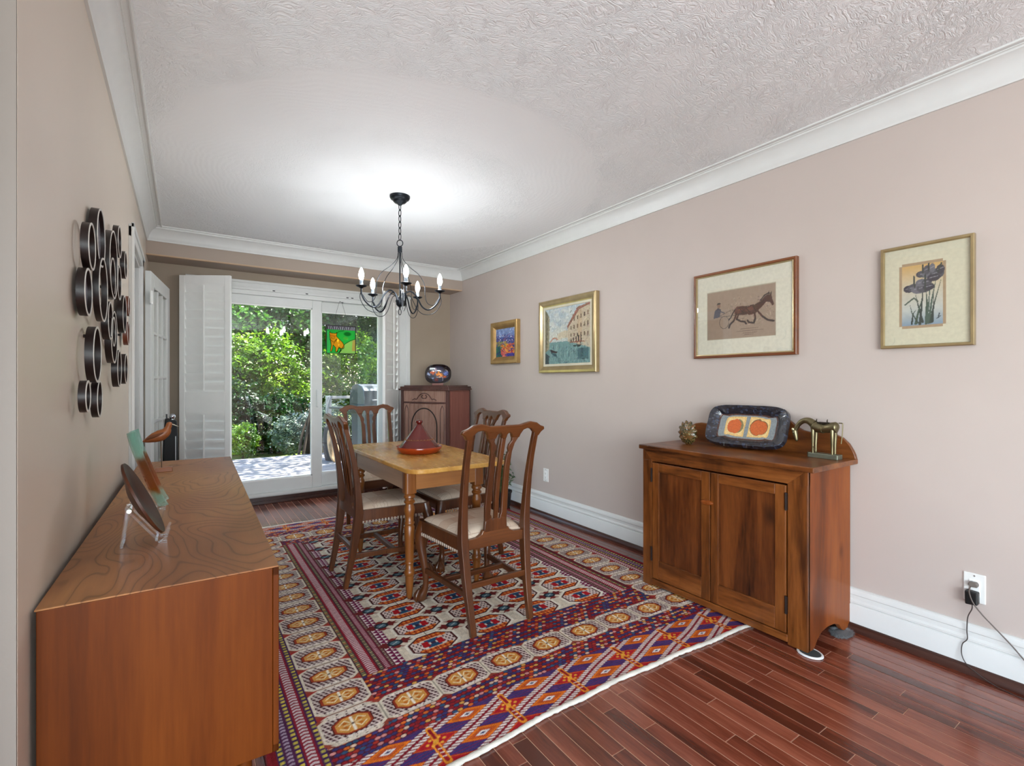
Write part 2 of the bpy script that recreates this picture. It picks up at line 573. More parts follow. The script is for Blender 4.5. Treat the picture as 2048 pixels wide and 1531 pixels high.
# crown moulding: cove with two beads
CROWN = [(0, -0.108), (0.010, -0.108), (0.012, -0.097), (0.016, -0.092), (0.020, -0.074), (0.030, -0.050), (0.045, -0.029), (0.060, -0.017), (0.068, -0.014),
         (0.0695, -0.007), (0.0745, -0.0055), (0.079, -0.007), (0.080, -0.003), (0.099, -0.003), (0.1005, -0.0065), (0.105, -0.008), (0.1095, -0.0065), (0.111, 0.001), (0, 0.001)]
def extrude_profile(prof, fn, a0, a1):
    m = MB()
    n = len(prof)
    m.add([fn(d, z, a0) for d, z in prof] + [fn(d, z, a1) for d, z in prof],
          [tuple(range(n))[::-1], tuple(range(n, 2 * n))] + [(i, (i + 1) % n, n + (i + 1) % n, n + i) for i in range(n)])
    return m
struct(extrude_profile(CROWN, lambda d, z, a: (XR - d, a, ZC + z), -3.1, 4.966).build('trim_2', M_WHITE, smooth=True, sharp=0.5))
struct(extrude_profile(CROWN, lambda d, z, a: (XL + d, a, ZC + z), 1.237, 4.966).build('trim_3', M_WHITE, smooth=True, sharp=0.5))
struct(extrude_profile(CROWN, lambda d, z, a: (a, 4.966 - d, ZC + z), XL, XR).build('trim_4', M_WHITE, smooth=True, sharp=0.5))
BASE = [(0, 0.196), (0.007, 0.195), (0.013, 0.190), (0.017, 0.178), (0.017, 0.167), (0.011, 0.163), (0.011, 0.145), (0.015, 0.142), (0.019, 0.136), (0.019, 0.128), (0.014, 0.124),
        (0.020, 0.121), (0.022, 0.117), (0.022, 0.0), (0, 0.0)]
SHOE = [(0.021, 0.0), (0.046, 0.0), (0.0445, 0.012), (0.039, 0.023), (0.031, 0.031), (0.021, 0.034)]
M_SHOE = wood('dark brown shoe moulding', '#2a1510', '#3d2119', '#4f2d22', 'Y', 0.3, space='Position')
for nm, prof, mt in (('baseboard_right', BASE, M_WHITE), ('trim_5', SHOE, M_SHOE)):
    struct(extrude_profile(prof, lambda d, z, a: (XR - d, a, z), -3.1, YB).build(nm, mt, smooth=True, sharp=0.5))
for nm, prof, mt in (('baseboard_left', BASE, M_WHITE), ('trim_6', SHOE, M_SHOE)):
    struct(extrude_profile(prof, lambda d, z, a: (XL + d, a, z), 1.237, 3.42).build(nm, mt, smooth=True, sharp=0.5))
for nm, prof, mt in (('baseboard_back', BASE, M_WHITE), ('trim_7', SHOE, M_SHOE)):
    struct(extrude_profile(prof, lambda d, z, a: (a, YB - d, z), 2.143, XR).build(nm, mt, smooth=True, sharp=0.5))

# floor: strip planks laid lengthwise
def project(x, y, z):
    c, s = math.cos(YAW), math.sin(YAW)
    r, f = x * c - y * s, x * s + y * c
    return (1024 + F_PX * r / f, HORIZON - F_PX * (z - CAM_H) / f) if f > 0.05 else None
M_PLANK = wood('red brown strip floor', '#4f2115', '#743827', '#965540', 'Y', 0.20, fine=1.3, per_object=0.24, space='Position', contrast=1.15, coat=0.35, stretch=0.09, rings=7.0)
floor = struct(box('floor', -3.2, XR + 0.05, -3.2, YB + 0.02, -0.06, -0.0011, plain('subfloor seam glint', '#c79f80', 0.6)))  # pale slab: light glinting along plank edges put into the seam colour
unit = MB()
B_ = 0.0011
unit.add([(0, 0, -1), (1, 0, -1), (1, 1, -1), (0, 1, -1), (0, 0, -0.2), (1, 0, -0.2), (1, 1, -0.2), (0, 1, -0.2),
          (0.02, 0.0015, 0), (0.98, 0.0015, 0), (0.98, 0.9985, 0), (0.02, 0.9985, 0)],
         [(3, 2, 1, 0), (8, 9, 10, 11)] + [(i, (i + 1) % 4, 4 + (i + 1) % 4, 4 + i) for i in range(4)] + [(4 + i, 4 + (i + 1) % 4, 8 + (i + 1) % 4, 8 + i) for i in range(4)])
plank_me = None
rest = MB()
PW = 0.0585
k = 0
x = XR - 0.02
r2 = random.Random(3)
n_planks = 0
while x > -3.2:
    x0 = x - PW
    y = -3.1 - r2.random() * 0.6
    while y < YB - 0.02:
        L = r2.choice([0.28, 0.42, 0.55, 0.7, 0.85, 1.0, 1.25])
        y1 = min(y + L, YB - 0.02)
        seen = False
        for j in range(7):
            yy = y + (y1 - y) * j / 6
            xx = x0 + PW / 2
            p = project(xx, yy, 0)
            if p and -20 < p[0] < 2070 and 300 < p[1] < 1560 and not (0.25 < xx < 2.43 and 1.38 < yy < 4.3) and not (xx < 0.17 and yy < 3.4) and not (2.25 < xx and 1.1 < yy < 1.9):
                seen = True
        a = (x0 + 0.001, y + 0.0008, PW - 0.002, y1 - y - 0.0016)
        if seen and n_planks < 300:
            n_planks += 1
            if plank_me is None:
                o = unit.build('floor_plank', M_PLANK, floor)
                plank_me = o.data
            else:
                o = bpy.data.objects.new('floor_plank', plank_me)
                COL.objects.link(o)
                o.parent = floor
            o.location = (a[0], a[1], 0.0)
            o.scale = (a[2], a[3], 0.0045)
        else:
            rest.box(a[0], a[0] + a[2], a[1], a[1] + a[3], -0.0025, 0.0)
        y = y1
    x = x0
stuff(rest.build('floor_plank_field', M_PLANK, floor))

# ---- left doorway with casing and the glazed door folded back on the wall
case = MB()
case.box(XL - 0.001, XL + 0.018, 3.425, 3.52, 0, 2.045).box(XL - 0.001, XL + 0.018, 4.28, 4.375, 0, 2.045).box(XL - 0.001, XL + 0.018, 3.425, 4.375, 1.985, 2.055)
case.box(XL + 0.012, XL + 0.026, 3.418, 3.445, 0, 2.06).box(XL + 0.012, XL + 0.026, 3.418, 4.382, 2.035, 2.062)
case.box(XL - 0.122, XL, 3.52, 3.54, 0, 1.985).box(XL - 0.122, XL, 4.26, 4.28, 0, 1.985).box(XL - 0.122, XL, 3.52, 4.28, 1.967, 1.985)
struct(case.build('trim_8', M_WHITE, bevel=0.003))
door1 = struct(bpy.data.objects.new('door_1', None)); COL.objects.link(door1)
dvec = Vector((0.095, 0.76, 0))
door1.location = (-0.222, 4.318, 0.012)
door1.rotation_euler = (0, 0, math.atan2(dvec.y, dvec.x))
DW, DH, DT = 0.765, 1.955, 0.036
d = MB()
d.box(0, 0.105, -DT, 0, 0, DH).box(DW - 0.105, DW, -DT, 0, 0, DH).box(0.105, DW - 0.105, -DT, 0, 0, 0.22).box(0.105, DW - 0.105, -DT, 0, DH - 0.105, DH)
d.build('door_frame', M_WHITE, door1, bevel=0.004)
gw, gh = (DW - 0.21) / 3, (DH - 0.325) / 5
for i in range(1, 3):
    box('glazing_bar', 0.105 + gw * i - 0.011, 0.105 + gw * i + 0.011, -DT + 0.004, -0.004, 0.22, DH - 0.105, M_WHITE, door1, bevel=0.004)
for j in range(1, 5):
    box('glazing_bar', 0.105, DW - 0.105, -DT + 0.005, -0.005, 0.22 + gh * j - 0.011, 0.22 + gh * j + 0.011, M_WHITE, door1, bevel=0.004)
M_PANE = glass('clear window glass', (0.97, 0.985, 0.975, 1))
for i in range(3):
    for j in range(5):
        box('pane', 0.105 + gw * i, 0.105 + gw * (i + 1), -DT / 2 - 0.002, -DT / 2 + 0.002, 0.22 + gh * j, 0.22 + gh * (j + 1), M_PANE, door1)
for z in (0.25, 1.72):
    h = MB().box(-0.045, 0.028, -DT - 0.003, -DT + 0.0005, z, z + 0.09)
    h.lathe([(0.006, 0), (0.006, 0.094)], 10, (-0.006, -DT - 0.005, z - 0.002))
    h.build('hinge', plain('white painted hinge', '#f0f0ee', 0.25, vary=0.01), door1, smooth=True)

# ---- sliding patio door
door2 = struct(bpy.data.objects.new('door_2', None)); COL.objects.link(door2)
door2.location = (0, YB, 0)
f = MB()
f.box(0.20, 0.26, -0.06, 0.10, 0.075, 2.06).box(1.90, 1.98, -0.06, 0.10, 0.075, 2.06).box(0.20, 1.98, -0.06, 0.10, 2.005, 2.06).box(0.20, 1.98, -0.06, 0.14, 0.075, 0.105)
f.build('door_frame', M_WHITE, door2, bevel=0.003)
f = MB()
f.box(0.037, 0.21, -0.024, 0.0, 0.07, 2.135).box(1.97, 2.143, -0.024, 0.0, 0.07, 2.135).box(0.037, 2.143, -0.024, 0.0, 2.03, 2.135)
f.box(0.020, 2.160, -0.034, 0.0, 2.118, 2.142).box(2.10, 2.143, -0.036, 0, 0.07, 2.13).box(1.985, 2.01, -0.03, 0, 0.07, 2.03)
f.build('door_casing', M_WHITE, door2, bevel=0.003)
box('shutter_track', 0.20, 1.98, -0.075, -0.02, 2.045, 2.072, M_WHITE, door2, bevel=0.003)
M_BLACKM = plain('black metal', '#17181a', 0.4, 0.6)
for x in (0.72, 1.02, 1.42, 1.47):
    box('track_clip', x, x + 0.022, -0.079, -0.074, 2.053, 2.061, M_BLACKM, door2)
def sash(name, x0, x1, y0, y1, zb, zt, g):
    s = MB()
    s.box(x0, g[0], y0, y1, zb, zt).box(g[1], x1, y0, y1, zb, zt).box(g[0], g[1], y0, y1, zb, g[2]).box(g[0], g[1], y0, y1, g[3], zt)
    ym = (y0 + y1) / 2
    o = s.build(name, M_WHITE, door2, bevel=0.004)
    b = MB()
    e = 0.012
    b.box(g[0], g[0] + e, y0 + 0.004, y1 - 0.004, g[2], g[3]).box(g[1] - e, g[1], y0 + 0.004, y1 - 0.004, g[2], g[3]).box(g[0], g[1], y0 + 0.004, y1 - 0.004, g[2], g[2] + e).box(g[0], g[1], y0 + 0.004, y1 - 0.004, g[3] - e, g[3])
    b.build('glazing_bead', M_SHUT, o)
    box('pane', g[0], g[1], ym - 0.003, ym + 0.003, g[2], g[3], M_PANE, o)
    return o
s1 = sash('sliding_sash', 0.26, 1.183, -0.035, 0.005, 0.105, 2.005, (0.368, 1.092, 0.225, 1.922))
sash('fixed_sash', 1.145, 1.90, 0.012, 0.052, 0.105, 2.005, (1.186, 1.800, 0.235, 1.905))
box('door_handle', 1.128, 1.146, -0.075, -0.035, 0.92, 1.10, M_WHITE, s1, bevel=0.006)
st = MB().box(0.037, 2.143, -0.045, 0.0, 0.0, 0.066).box(0.037, 2.143, -0.062, -0.04, 0.0, 0.03)
struct(st.build('trim_9', M_SHOE, loc=(0, YB, 0), bevel=0.004))
struct(box('trim_10', 0.037, 2.143, YB - 0.052, YB, 0.066, 0.078, M_WHITE, bevel=0.003))
# ------------------------------------------------------------------ rug
def rug_paint():
    W, L = 2.245, 3.01
    P = Paint(W, L, 0.0015, '#5c1a22')
    cream = '#d3c6b2'
    dred, brown = '#7a1820', '#7a3020'
    navy, blue, orange, gold = '#343263', '#2f5273', '#cf6526', '#cf9a4c'
    purple, pink, yellow = '#4c2345', '#c99090', '#ccb64c'
    r = random.Random(11)
    def fr(a): return a - np.floor(a)
    def put(v, m, c): v[m] = P.col(c)
    def band(x0, x1, y0, y1, fn):
        w = P.win(x0, x1, y0, y1)
        m = (w[2] >= x0) & (w[2] < x1) & (w[3] >= y0) & (w[3] < y1)
        fn(P.a[w[0], w[1]], w[2] - x0, w[3] - y0, m)
    def dots(x0, x1, y0, y1, bg, cols, per=0.022):
        def fn(v, x, y, m):
            put(v, m, bg)
            wd = x1 - x0
            k = np.floor(y / per).astype(int)
            mm = m & (fr(y / per) < 0.55) & (x > wd * 0.18) & (x < wd * 0.82)
            for i, c in enumerate(cols): put(v, mm & (k % len(cols) == i), c)
        band(x0, x1, y0, y1, fn)
    def zig(x0, x1, y0, y1, bg, c, per=0.017):
        def fn(v, x, y, m):
            put(v, m, bg)
            wd = x1 - x0
            t = np.abs(x / wd - 0.5) * 2
            put(v, m & (t < 0.66) & (fr(y / per + np.abs(x - wd / 2) * 24) < 0.55), c)
        band(x0, x1, y0, y1, fn)
    def tri(x0, x1, y0, y1, bg, c, per=0.026, rows=2):
        def fn(v, x, y, m):
            put(v, m, bg)
            wd = (x1 - x0) / rows
            q = np.floor(x / wd)
            a, b = fr(x / wd), fr(y / per + q * 0.5)
            put(v, m & (np.abs(b - 0.5) * 2 + a < 0.9) & (a > 0.08), c)
        band(x0, x1, y0, y1, fn)
    def checker(x0, x1, y0, y1, cell=(0.0215, 0.0150)):
        cols = ['#8c1f26', orange, navy, '#8c1f26', '#d6b6a0', '#3c3a70', '#a83226', '#8c1f26', gold, blue, '#8c1f26', '#cf8a86', navy]
        nx, ny = int((x1 - x0) / cell[0]) + 1, max(1, int(round((y1 - y0) / cell[1])))
        ch = (y1 - y0) / ny
        P.rect(x0, x1, y0, y1, '#4c1a26')
        for j in range(ny):
            for i in range(-1, nx):
                xx = x0 + (i + 0.5 * (j % 2)) * cell[0]
                a, b = max(x0, xx), min(x1, xx + cell[0] * 0.82)
                if b - a > 0.008:
                    cc = cols[(i * 3 + j * 5 + r.choice([0, 0, 0, 1, 4])) % len(cols)]
                    P.ell((a + b) / 2, y0 + (j + 0.5) * ch, (b - a) * 0.56, ch * 0.44, cc)
    def octo(cx, cy, hx, hy, k=0.42):
        return [(cx - hx, cy - hy * (1 - k)), (cx - hx * (1 - k), cy - hy), (cx + hx * (1 - k), cy - hy), (cx + hx, cy - hy * (1 - k)),
                (cx + hx, cy + hy * (1 - k)), (cx + hx * (1 - k), cy + hy), (cx - hx * (1 - k), cy + hy), (cx - hx, cy + hy * (1 - k))]
    def cell(cx, cy, hx, hy, horizontal):
        P.rect(cx - hx, cx + hx, cy - hy, cy + hy, '#8e4030')
        P.poly(octo(cx, cy, hx * 0.995, hy * 0.995, 0.26), cream)
        if horizontal: P.line([(cx + hx, cy - hy * 0.75), (cx + hx, cy + hy * 0.75)], 0.0035, '#2a2022')
        ix, iy = hx * 0.91, hy * 0.91
        w = P.win(cx - ix, cx + ix, cy - iy, cy + iy)
        x, y = w[2] - cx, w[3] - cy
        ax, ay = np.abs(x) / ix, np.abs(y) / iy
        inside = (ax < 1) & (ay < 1) & (ax + ay < 1.70)
        v = P.a[w[0], w[1]]
        put(v, inside, '#d0bdb4')
        row = np.floor(y / 0.0135)
        hat = inside & (fr(x / 0.0180 + y / 0.0135 * 0.42) < 0.60) & (fr(y / 0.0135) < 0.80)
        put(v, hat, '#431c26')
        cl = inside & (np.abs(np.abs(y) - iy * 0.93) < 0.006)
        put(v, cl & (fr(x / 0.032) < 0.7), '#dccfc4')
        mx, my = (hx * 0.54, hy * 0.62) if horizontal else (hx * 0.60, hy * 0.42)
        P.poly(octo(cx, cy, mx * 1.20, my * 1.15, 0.55), '#4d1d19')
        P.poly(octo(cx, cy, mx * 1.12, my * 1.08, 0.55), '#97361d')
        P.poly(octo(cx, cy, mx * 0.98, my * 0.94, 0.55), '#c98d44')
        for sx in (-1, 1):
            for sy in (-1, 1):
                P.line([(cx + sx * mx * 0.16, cy + sy * my * 0.18), (cx + sx * mx * 0.40, cy + sy * my * 0.62), (cx + sx * mx * 0.78, cy + sy * my * 0.22)], 0.0040, '#ead9ac')
                P.ell(cx + sx * mx * 0.45, cy + sy * my * 0.28, mx * 0.14, my * 0.14, '#b4641f')
        P.line([(cx, cy - my * 0.80), (cx, cy + my * 0.80)], 0.0085, '#efe6d4')
        P.line([(cx - mx * 0.5, cy), (cx + mx * 0.5, cy)], 0.0040, '#e6d6ac')
        P.ell(cx, cy, 0.0055, 0.0048, '#5a4038')
    # side stripes
    for mir in (False, True):
        def S(a, b):
            return (W - b, W - a) if mir else (a, b)
        P.rect(*S(0, 0.168), 0, L, '#59203c')
        P.rect(*S(0, 0.028), 0, L, dred)
        dots(*S(0.030, 0.050), 0, L, '#2f2c55', [yellow, yellow])
        zig(*S(0.052, 0.076), 0, L, purple, '#a893a4')
        dots(*S(0.079, 0.099), 0, L, '#3f2050', [yellow, yellow])
        zig(*S(0.102, 0.141), 0, L, '#861b2c', '#cbb8b8')
        dots(*S(0.145, 0.166), 0, L, '#3b2450', [yellow, '#a89a48'])
        y0, y1 = 0.437, 2.56
        dots(*S(0.374, 0.396), y0, y1, '#4a3438', ['#b8aa62', '#7c8256', '#b87a4a'], 0.014)
        zig(*S(0.398, 0.446), y0, y1, '#8e1b2c', '#d0b8ba', 0.014)
        dots(*S(0.449, 0.468), y0, y1, '#472c34', ['#a89c72', '#767a5c'], 0.013)
        zig(*S(0.470, 0.496), y0, y1, '#6f2033', '#bf929a', 0.012)
        dots(*S(0.498, 0.513), y0, y1, '#4c2c34', ['#a2907a', '#8a6c5c'], 0.013)
        tri(*S(0.514, 0.562), y0, y1, '#6e1242', '#dccfca')
    # field
    fx0, fx1, fy0, fy1 = 0.56, 1.685, 0.60, 2.46
    P.rect(fx0, fx1, fy0, fy1, cream)
    for j in range(22):
        yy = fy0 + 0.072 + j * 0.0924 + 0.0462
        P.line([(fx0, yy), (fx1, yy)], 0.0022, '#8f8478')
    cols_x = [0.718 + 0.2925 * i for i in range(4)]
    rows_y = [0.672 + 0.1845 * j for j in range(10)]
    for i in range(-1, 4):
        for j in range(-1, 10):
            cx, cy = 0.718 + 0.2925 * (i + 0.5), 0.672 + 0.1845 * (j + 0.5)
            if not (fx0 - 0.02 < cx < fx1 + 0.02 and fy0 - 0.02 < cy < fy1 + 0.02): continue
            for sx in (-1, 1):
                P.poly([(cx + sx * 0.024, cy + 0.010), (cx + sx * 0.050, cy + 0.028), (cx + sx * 0.058, cy + 0.012), (cx + sx * 0.086, cy + 0.012), (cx + sx * 0.066, cy), (cx + sx * 0.086, cy - 0.012), (cx + sx * 0.058, cy - 0.012), (cx + sx * 0.050, cy - 0.028), (cx + sx * 0.024, cy - 0.010)], '#6a2020')
                for sy in (-1, 1):
                    P.poly([(cx + sx * 0.006, cy + sy * 0.020), (cx + sx * 0.034, cy + sy * 0.050), (cx + sx * 0.014, cy + sy * 0.040), (cx, cy + sy * 0.048), (cx, cy + sy * 0.02)], '#7b2622')
            P.poly(octo(cx, cy, 0.034, 0.026, 0.55), '#26272e')
            P.poly(octo(cx, cy, 0.022, 0.015, 0.5), '#4d6a78')
            P.line([(cx - 0.012, cy - 0.006), (cx + 0.012, cy + 0.006)], 0.004, '#b5c0c0')
    for cx in cols_x:
        for cy in rows_y:
            P.poly(octo(cx, cy, 0.124, 0.089, 0.56), '#e4dccd')
            P.poly(octo(cx, cy, 0.110, 0.078, 0.56), '#4a1b1a')
            P.poly(octo(cx, cy, 0.100, 0.071, 0.56), '#d6c2ba')
            w = P.win(cx - 0.100, cx + 0.100, cy - 0.071, cy + 0.071)
            x, y = w[2] - cx, w[3] - cy
            ax, ay = np.abs(x) / 0.100, np.abs(y) / 0.071
            ins = (ax < 1) & (ay < 1) & (ax + ay < 1.44)
            v = P.a[w[0], w[1]]
            tb = ins & (ay > 0.52 - 0.16 * (1 - ax)) & (ax < 0.80)
            put(v, tb, '#b8461c')
            put(v, tb & (fr(x / 0.024 + 0.1) < 0.5) & (fr(y / 0.020 + 0.3) < 0.5), '#e08a3c')
            put(v, tb & (fr(x / 0.024 + 0.6) < 0.28) & (fr(y / 0.020 + 0.7) < 0.34), '#5a1f1a')
            side = ins & ~tb & (ax > 0.46)
            put(v, side & (fr(x / 0.021 + np.floor(y / 0.017) * 0.37) < 0.36) & (fr(y / 0.017) < 0.7), '#3d1c24')
            core = ins & (np.abs(x) < 0.052) & (np.abs(y) < 0.037)
            put(v, core, '#d6c8bc')
            put(v, core & (np.abs(x) < 0.034) & (np.abs(y) > 0.009) & (np.abs(y) < 0.033), '#254a6c')
            put(v, core & (np.abs(x) > 0.020) & (np.abs(y) < 0.023), '#a8161f')
            put(v, core & (np.abs(x) < 0.012) & (np.abs(y) < 0.009), '#3c2c44')
            P.line([(cx, cy + 0.036), (cx, cy + 0.0925)], 0.0034, '#2d2226')
            P.line([(cx, cy - 0.036), (cx, cy - 0.0925)], 0.0034, '#2d2226')
    # end bands
    checker(0.372, 1.90, 0.437, 0.60)
    checker(0.372, 1.90, 2.46, 2.555)
    checker(0.168, 2.105, 0.20, 0.300)
    checker(0.168, 2.105, 2.722, 2.80)
    for j in range(14):
        cy = 0.370 + 0.1655 * j
        for cx in (0.270, 1.999):
            cell(cx, cy, 0.102, 0.081, False)
            for sx in (-1, 1):
                P.poly([(cx + sx * 0.102, cy + 0.062), (cx + sx * 0.060, cy + 0.0827), (cx + sx * 0.102, cy + 0.103)], '#9a2e28')
    for i in range(9):
        cx = 0.270 + 0.2162 * i
        cell(cx, 0.369, 0.1075, 0.068, True)
        cell(cx, 2.638, 0.1075, 0.080, True)
    # skirts: stepped navy chevrons, toothed white bars and diamonds
    def skirt(y0, y1, flip):
        w = P.win(0.0, W, y0, y1)
        m = (w[3] >= y0) & (w[3] < y1)
        yy = (y1 - w[3]) if flip else (w[3] - y0)
        x = w[2]
        v = P.a[w[0], w[1]]
        put(v, m, '#7d1a26')
        p, q = 0.2925, 0.110
        U, V_ = (x - 0.615) / p + (yy - 0.062) / q, (x - 0.615) / p - (yy - 0.062) / q
        iu, iv = np.round(U), np.round(V_)
        du, dv = U - iu, V_ - iv
        org = m & ((iu + iv).astype(int) % 2 == 0)
        red = m & ((iu + iv).astype(int) % 2 != 0)
        au, av = np.abs(du), np.abs(dv)
        nav = m & (au > 0.31) & (av < 0.34)
        put(v, nav, '#38346a')
        put(v, nav & (fr(yy / 0.0115 + 0.2) < 0.30), '#6a2350')
        comb = m & (av > 0.30)
        put(v, comb, '#7d1a26')
        put(v, comb & (fr(U * 9.0) < 0.58) & (av < 0.455), '#e2d9d2')
        rad = np.maximum(au, av)
        put(v, org & (rad < 0.285), '#d8701f')
        put(v, org & (rad < 0.215), '#96241f')
        put(v, org & (rad < 0.215) & (fr(du * 16 + 0.2) < 0.5) & (rad > 0.12), '#d8701f')
        put(v, org & (rad < 0.100), '#e2d8d4')
        put(v, org & (rad < 0.042), '#33305a')
        put(v, red & (rad < 0.285), '#cf5c1c')
        put(v, red & (rad < 0.255), '#a81c26')
        for i in range(-1, 9):
            for oy in (0.007, 0.117):
                cx, cy = 0.615 + p * (i + 0.5), (y1 - oy if flip else y0 + oy)
                ok = lambda pts: [(a, min(max(b, y0), y1)) for a, b in pts]
                sg = -1 if flip else 1
                if oy > 0.05:
                    P.line(ok([(cx - 0.006, cy - sg * 0.014), (cx - 0.002, cy - sg * 0.096)]), 0.027, '#de8a2a')
                    P.line(ok([(cx - 0.006, cy - sg * 0.020), (cx - 0.002, cy - sg * 0.090)]), 0.014, '#8c1820')
                    for k in range(3): P.line(ok([(cx - 0.008, cy - sg * (0.034 + 0.018 * k)), (cx + 0.002, cy - sg * (0.037 + 0.018 * k))]), 0.004, '#e6d6c8')
                    P.line(ok([(cx + 0.004, cy + sg * 0.012), (cx + 0.002, cy + sg * 0.062)]), 0.024, '#de8a2a')
                    P.line(ok([(cx + 0.004, cy + sg * 0.016), (cx + 0.002, cy + sg * 0.058)]), 0.012, '#8c1820')
                    P.ell(cx, cy, 0.010, 0.008, '#e0a03a')
                    for sx, sy in ((-0.03, 0.0), (0.03, 0.0), (-0.016, 0.014), (0.016, -0.014), (0.016, 0.014), (-0.016, -0.014)):
                        P.ell(cx + sx, cy + sy, 0.0065, 0.005, '#e0a03a')
    skirt(0.0, 0.20, False)
    skirt(2.80, L, True)
    P.rect(0.0, W, 0.0, 0.006, '#8a2028')
    P.rect(0.0, 0.012, 0, L, '#8a2028'); P.rect(W - 0.012, W, 0, L, '#8a2028')
    P.noise(0.18, 3, 2)
    P.noise(0.10, 4, 12)
    return P, W, L

def rug():
    P, W, L = rug_paint()
    root = thing('area_rug', 'large patterned wool rug with cream field, octagon border and navy red ends', 'rug', (0, 0, 0))
    def wob(u):
        return 0.026 * np.sin((u - 0.445) / 1.26 * math.pi) + 0.003 * np.sin(u * 17.0)
    def f(U, V):
        t = 1 - V / L
        x = 0.215 + U * (1.0 - 0.0 * V) + 0.022 * (V / L) * (U / W)
        y = 1.335 + V + wob(U) * t ** 2 + 0.010 * (1 - U / W) * (V / L)
        z = 0.0085 + 0.0010 * np.sin(U * 9.0 + 1) * np.sin(V * 7.0) + 0.0016 * np.exp(-V / 0.05) * (1 + np.sin(U * 11))
        return x, y, z
    P.mesh('woven_pile', painted('woven wool pile', 0.9, bump=0.5, spec=0.15), f, 2, root)
    # pile edge thickness and white bindings at both ends
    us = np.linspace(0, W, 160)
    def edge(v):
        x, y, z = f(us, np.full_like(us, v))
        return x, y, z
    for nm, v, sgn in (('fringe', 0.0, -1), ('fringe', L, 1)):
        x, y, z = edge(v)
        rr = random.Random(5)
        path = [(x[i], y[i] + sgn * (0.004 + rr.uniform(-0.0012, 0.0012)), 0.0068) for i in range(len(us))]
        MB().sweep(path, [(0.0115 * math.cos(a), 0.0072 * math.sin(a)) for a in [k * math.pi / 4 for k in range(8)]],
                   [1 + rr.uniform(-0.16, 0.16) for _ in path]).build(nm, plain('off white wool binding', '#dad4c9', 0.95, bump=0.8, bscale=400, vary=0.15), root, smooth=True, sharp=1.6)
    for u in (0.0, W):
        vv = np.linspace(0, L, 60)
        x, y, z = f(np.full_like(vv, u), vv)
        MB().sweep([(x[i], y[i], 0.0048) for i in range(60)], [(0.004 * math.cos(a), 0.0048 * math.sin(a)) for a in [k * math.pi / 3 for k in range(6)]]).build('selvedge', plain('dark red selvedge', '#6a1a22', 0.95), root, smooth=True, sharp=1.6)
rug()
RUGZ = 0.0095

# ------------------------------------------------------------------ teak sideboard
M_TEAK_TOP = None
def teak_top():
    g = NT('figured walnut veneer')
    v = g.coords('Object', scale=(1.0, 0.42, 1.0))
    big = g.noise(v, 2.1, 2.5, 0.45, 0.25)
    fine = g.noise(g.coords('Object', scale=(1, 0.05, 1)), 160.0, 3.0)
    ph = g.math('FRACT', g.math('MULTIPLY', big, 48.0))
    line = g.ramp(ph, [(0.0, (1, 1, 1, 1)), (0.13, (0.2, 0.2, 0.2, 1)), (0.6, (0, 0, 0, 1)), (0.92, (0.25, 0.25, 0.25, 1)), (1.0, (1, 1, 1, 1))])
    slow = g.noise(g.coords('Object', scale=(1.4, 0.5, 1), loc=(3, 1, 0)), 2.2, 3.0)
    base = g.ramp(slow, [(0.32, '#7c4e2e'), (0.5, '#9c6740'), (0.68, '#aa7846')])
    col = g.mix(g.math('MULTIPLY', line, 0.6), base, '#40281c')
    col = g.mix(g.math('MULTIPLY', fine, 0.25), col, '#5d4030')
    g.set(Base_Color=col, Roughness=0.42, Specular_IOR_Level=0.22)
    g.bump(fine, 0.08, 0.001)
    return g.m
M_TEAK = wood('teak side veneer', '#3c1702', '#592805', '#70380b', 'Z', 0.5, fine=1.0, contrast=0.85, spec=0.15)
M_TEAK_Y = wood('teak front veneer', '#552a0f', '#733d17', '#8a4d20', 'Y', 0.36)
sb = thing('sideboard', 'long low teak sideboard with figured walnut top along the beige wall', 'sideboard', (-0.242, 1.316, 0), math.radians(-1.2))
SW, SL, SZ0, SZ1 = 0.437, 2.072, 0.278, 0.73
box('top_panel', 0, SW, 0, SL, SZ1 - 0.004, SZ1, teak_top(), sb, bevel=0.0015)
box('side_panel', 0.003, SW - 0.0135, 0.0, 0.020, SZ0, SZ1 - 0.0038, M_TEAK, sb, bevel=0.002)
box('side_panel', 0.003, SW - 0.012, SL - 0.020, SL, SZ0, SZ1 - 0.0038, M_TEAK, sb, bevel=0.002)
box('bottom_panel', 0.003, SW - 0.012, 0.019, SL - 0.019, SZ0, SZ0 + 0.02, M_TEAK_Y, sb)
box('back_panel', 0.003, 0.012, 0.019, SL - 0.019, SZ0 + 0.019, SZ1 - 0.004, M_TEAK_Y, sb)
fr_ = MB().box(SW - 0.013, SW, 0, SL, SZ1 - 0.024, SZ1 - 0.0038).box(SW - 0.013, SW, 0, SL, SZ0, SZ0 + 0.02).box(SW - 0.013, SW, 0, 0.02, SZ0, SZ1 - 0.0038).box(SW - 0.013, SW, SL - 0.02, SL, SZ0, SZ1 - 0.0038)
fr_.build('front_frame', M_TEAK, sb, bevel=0.002)
for i in range(4):
    y0 = 0.024 + i * 0.507
    dd = box('door', SW - 0.030, SW - 0.008, y0, y0 + 0.502, SZ0 + 0.022, SZ1 - 0.038, M_TEAK, sb, bevel=0.003)
    hx = y0 + (0.45 if i % 2 == 0 else 0.05)
    MB().lathe([(0.0, -0.001), (0.012, 0.0), (0.012, 0.006), (0.009, 0.016), (0.001, 0.018)], 16, cap=False).xform(
        Matrix.Translation((SW - 0.009, hx, 0.5)) @ Matrix.Rotation(math.pi / 2, 4, 'Y')).build('knob', M_TEAK_Y, dd, smooth=True)
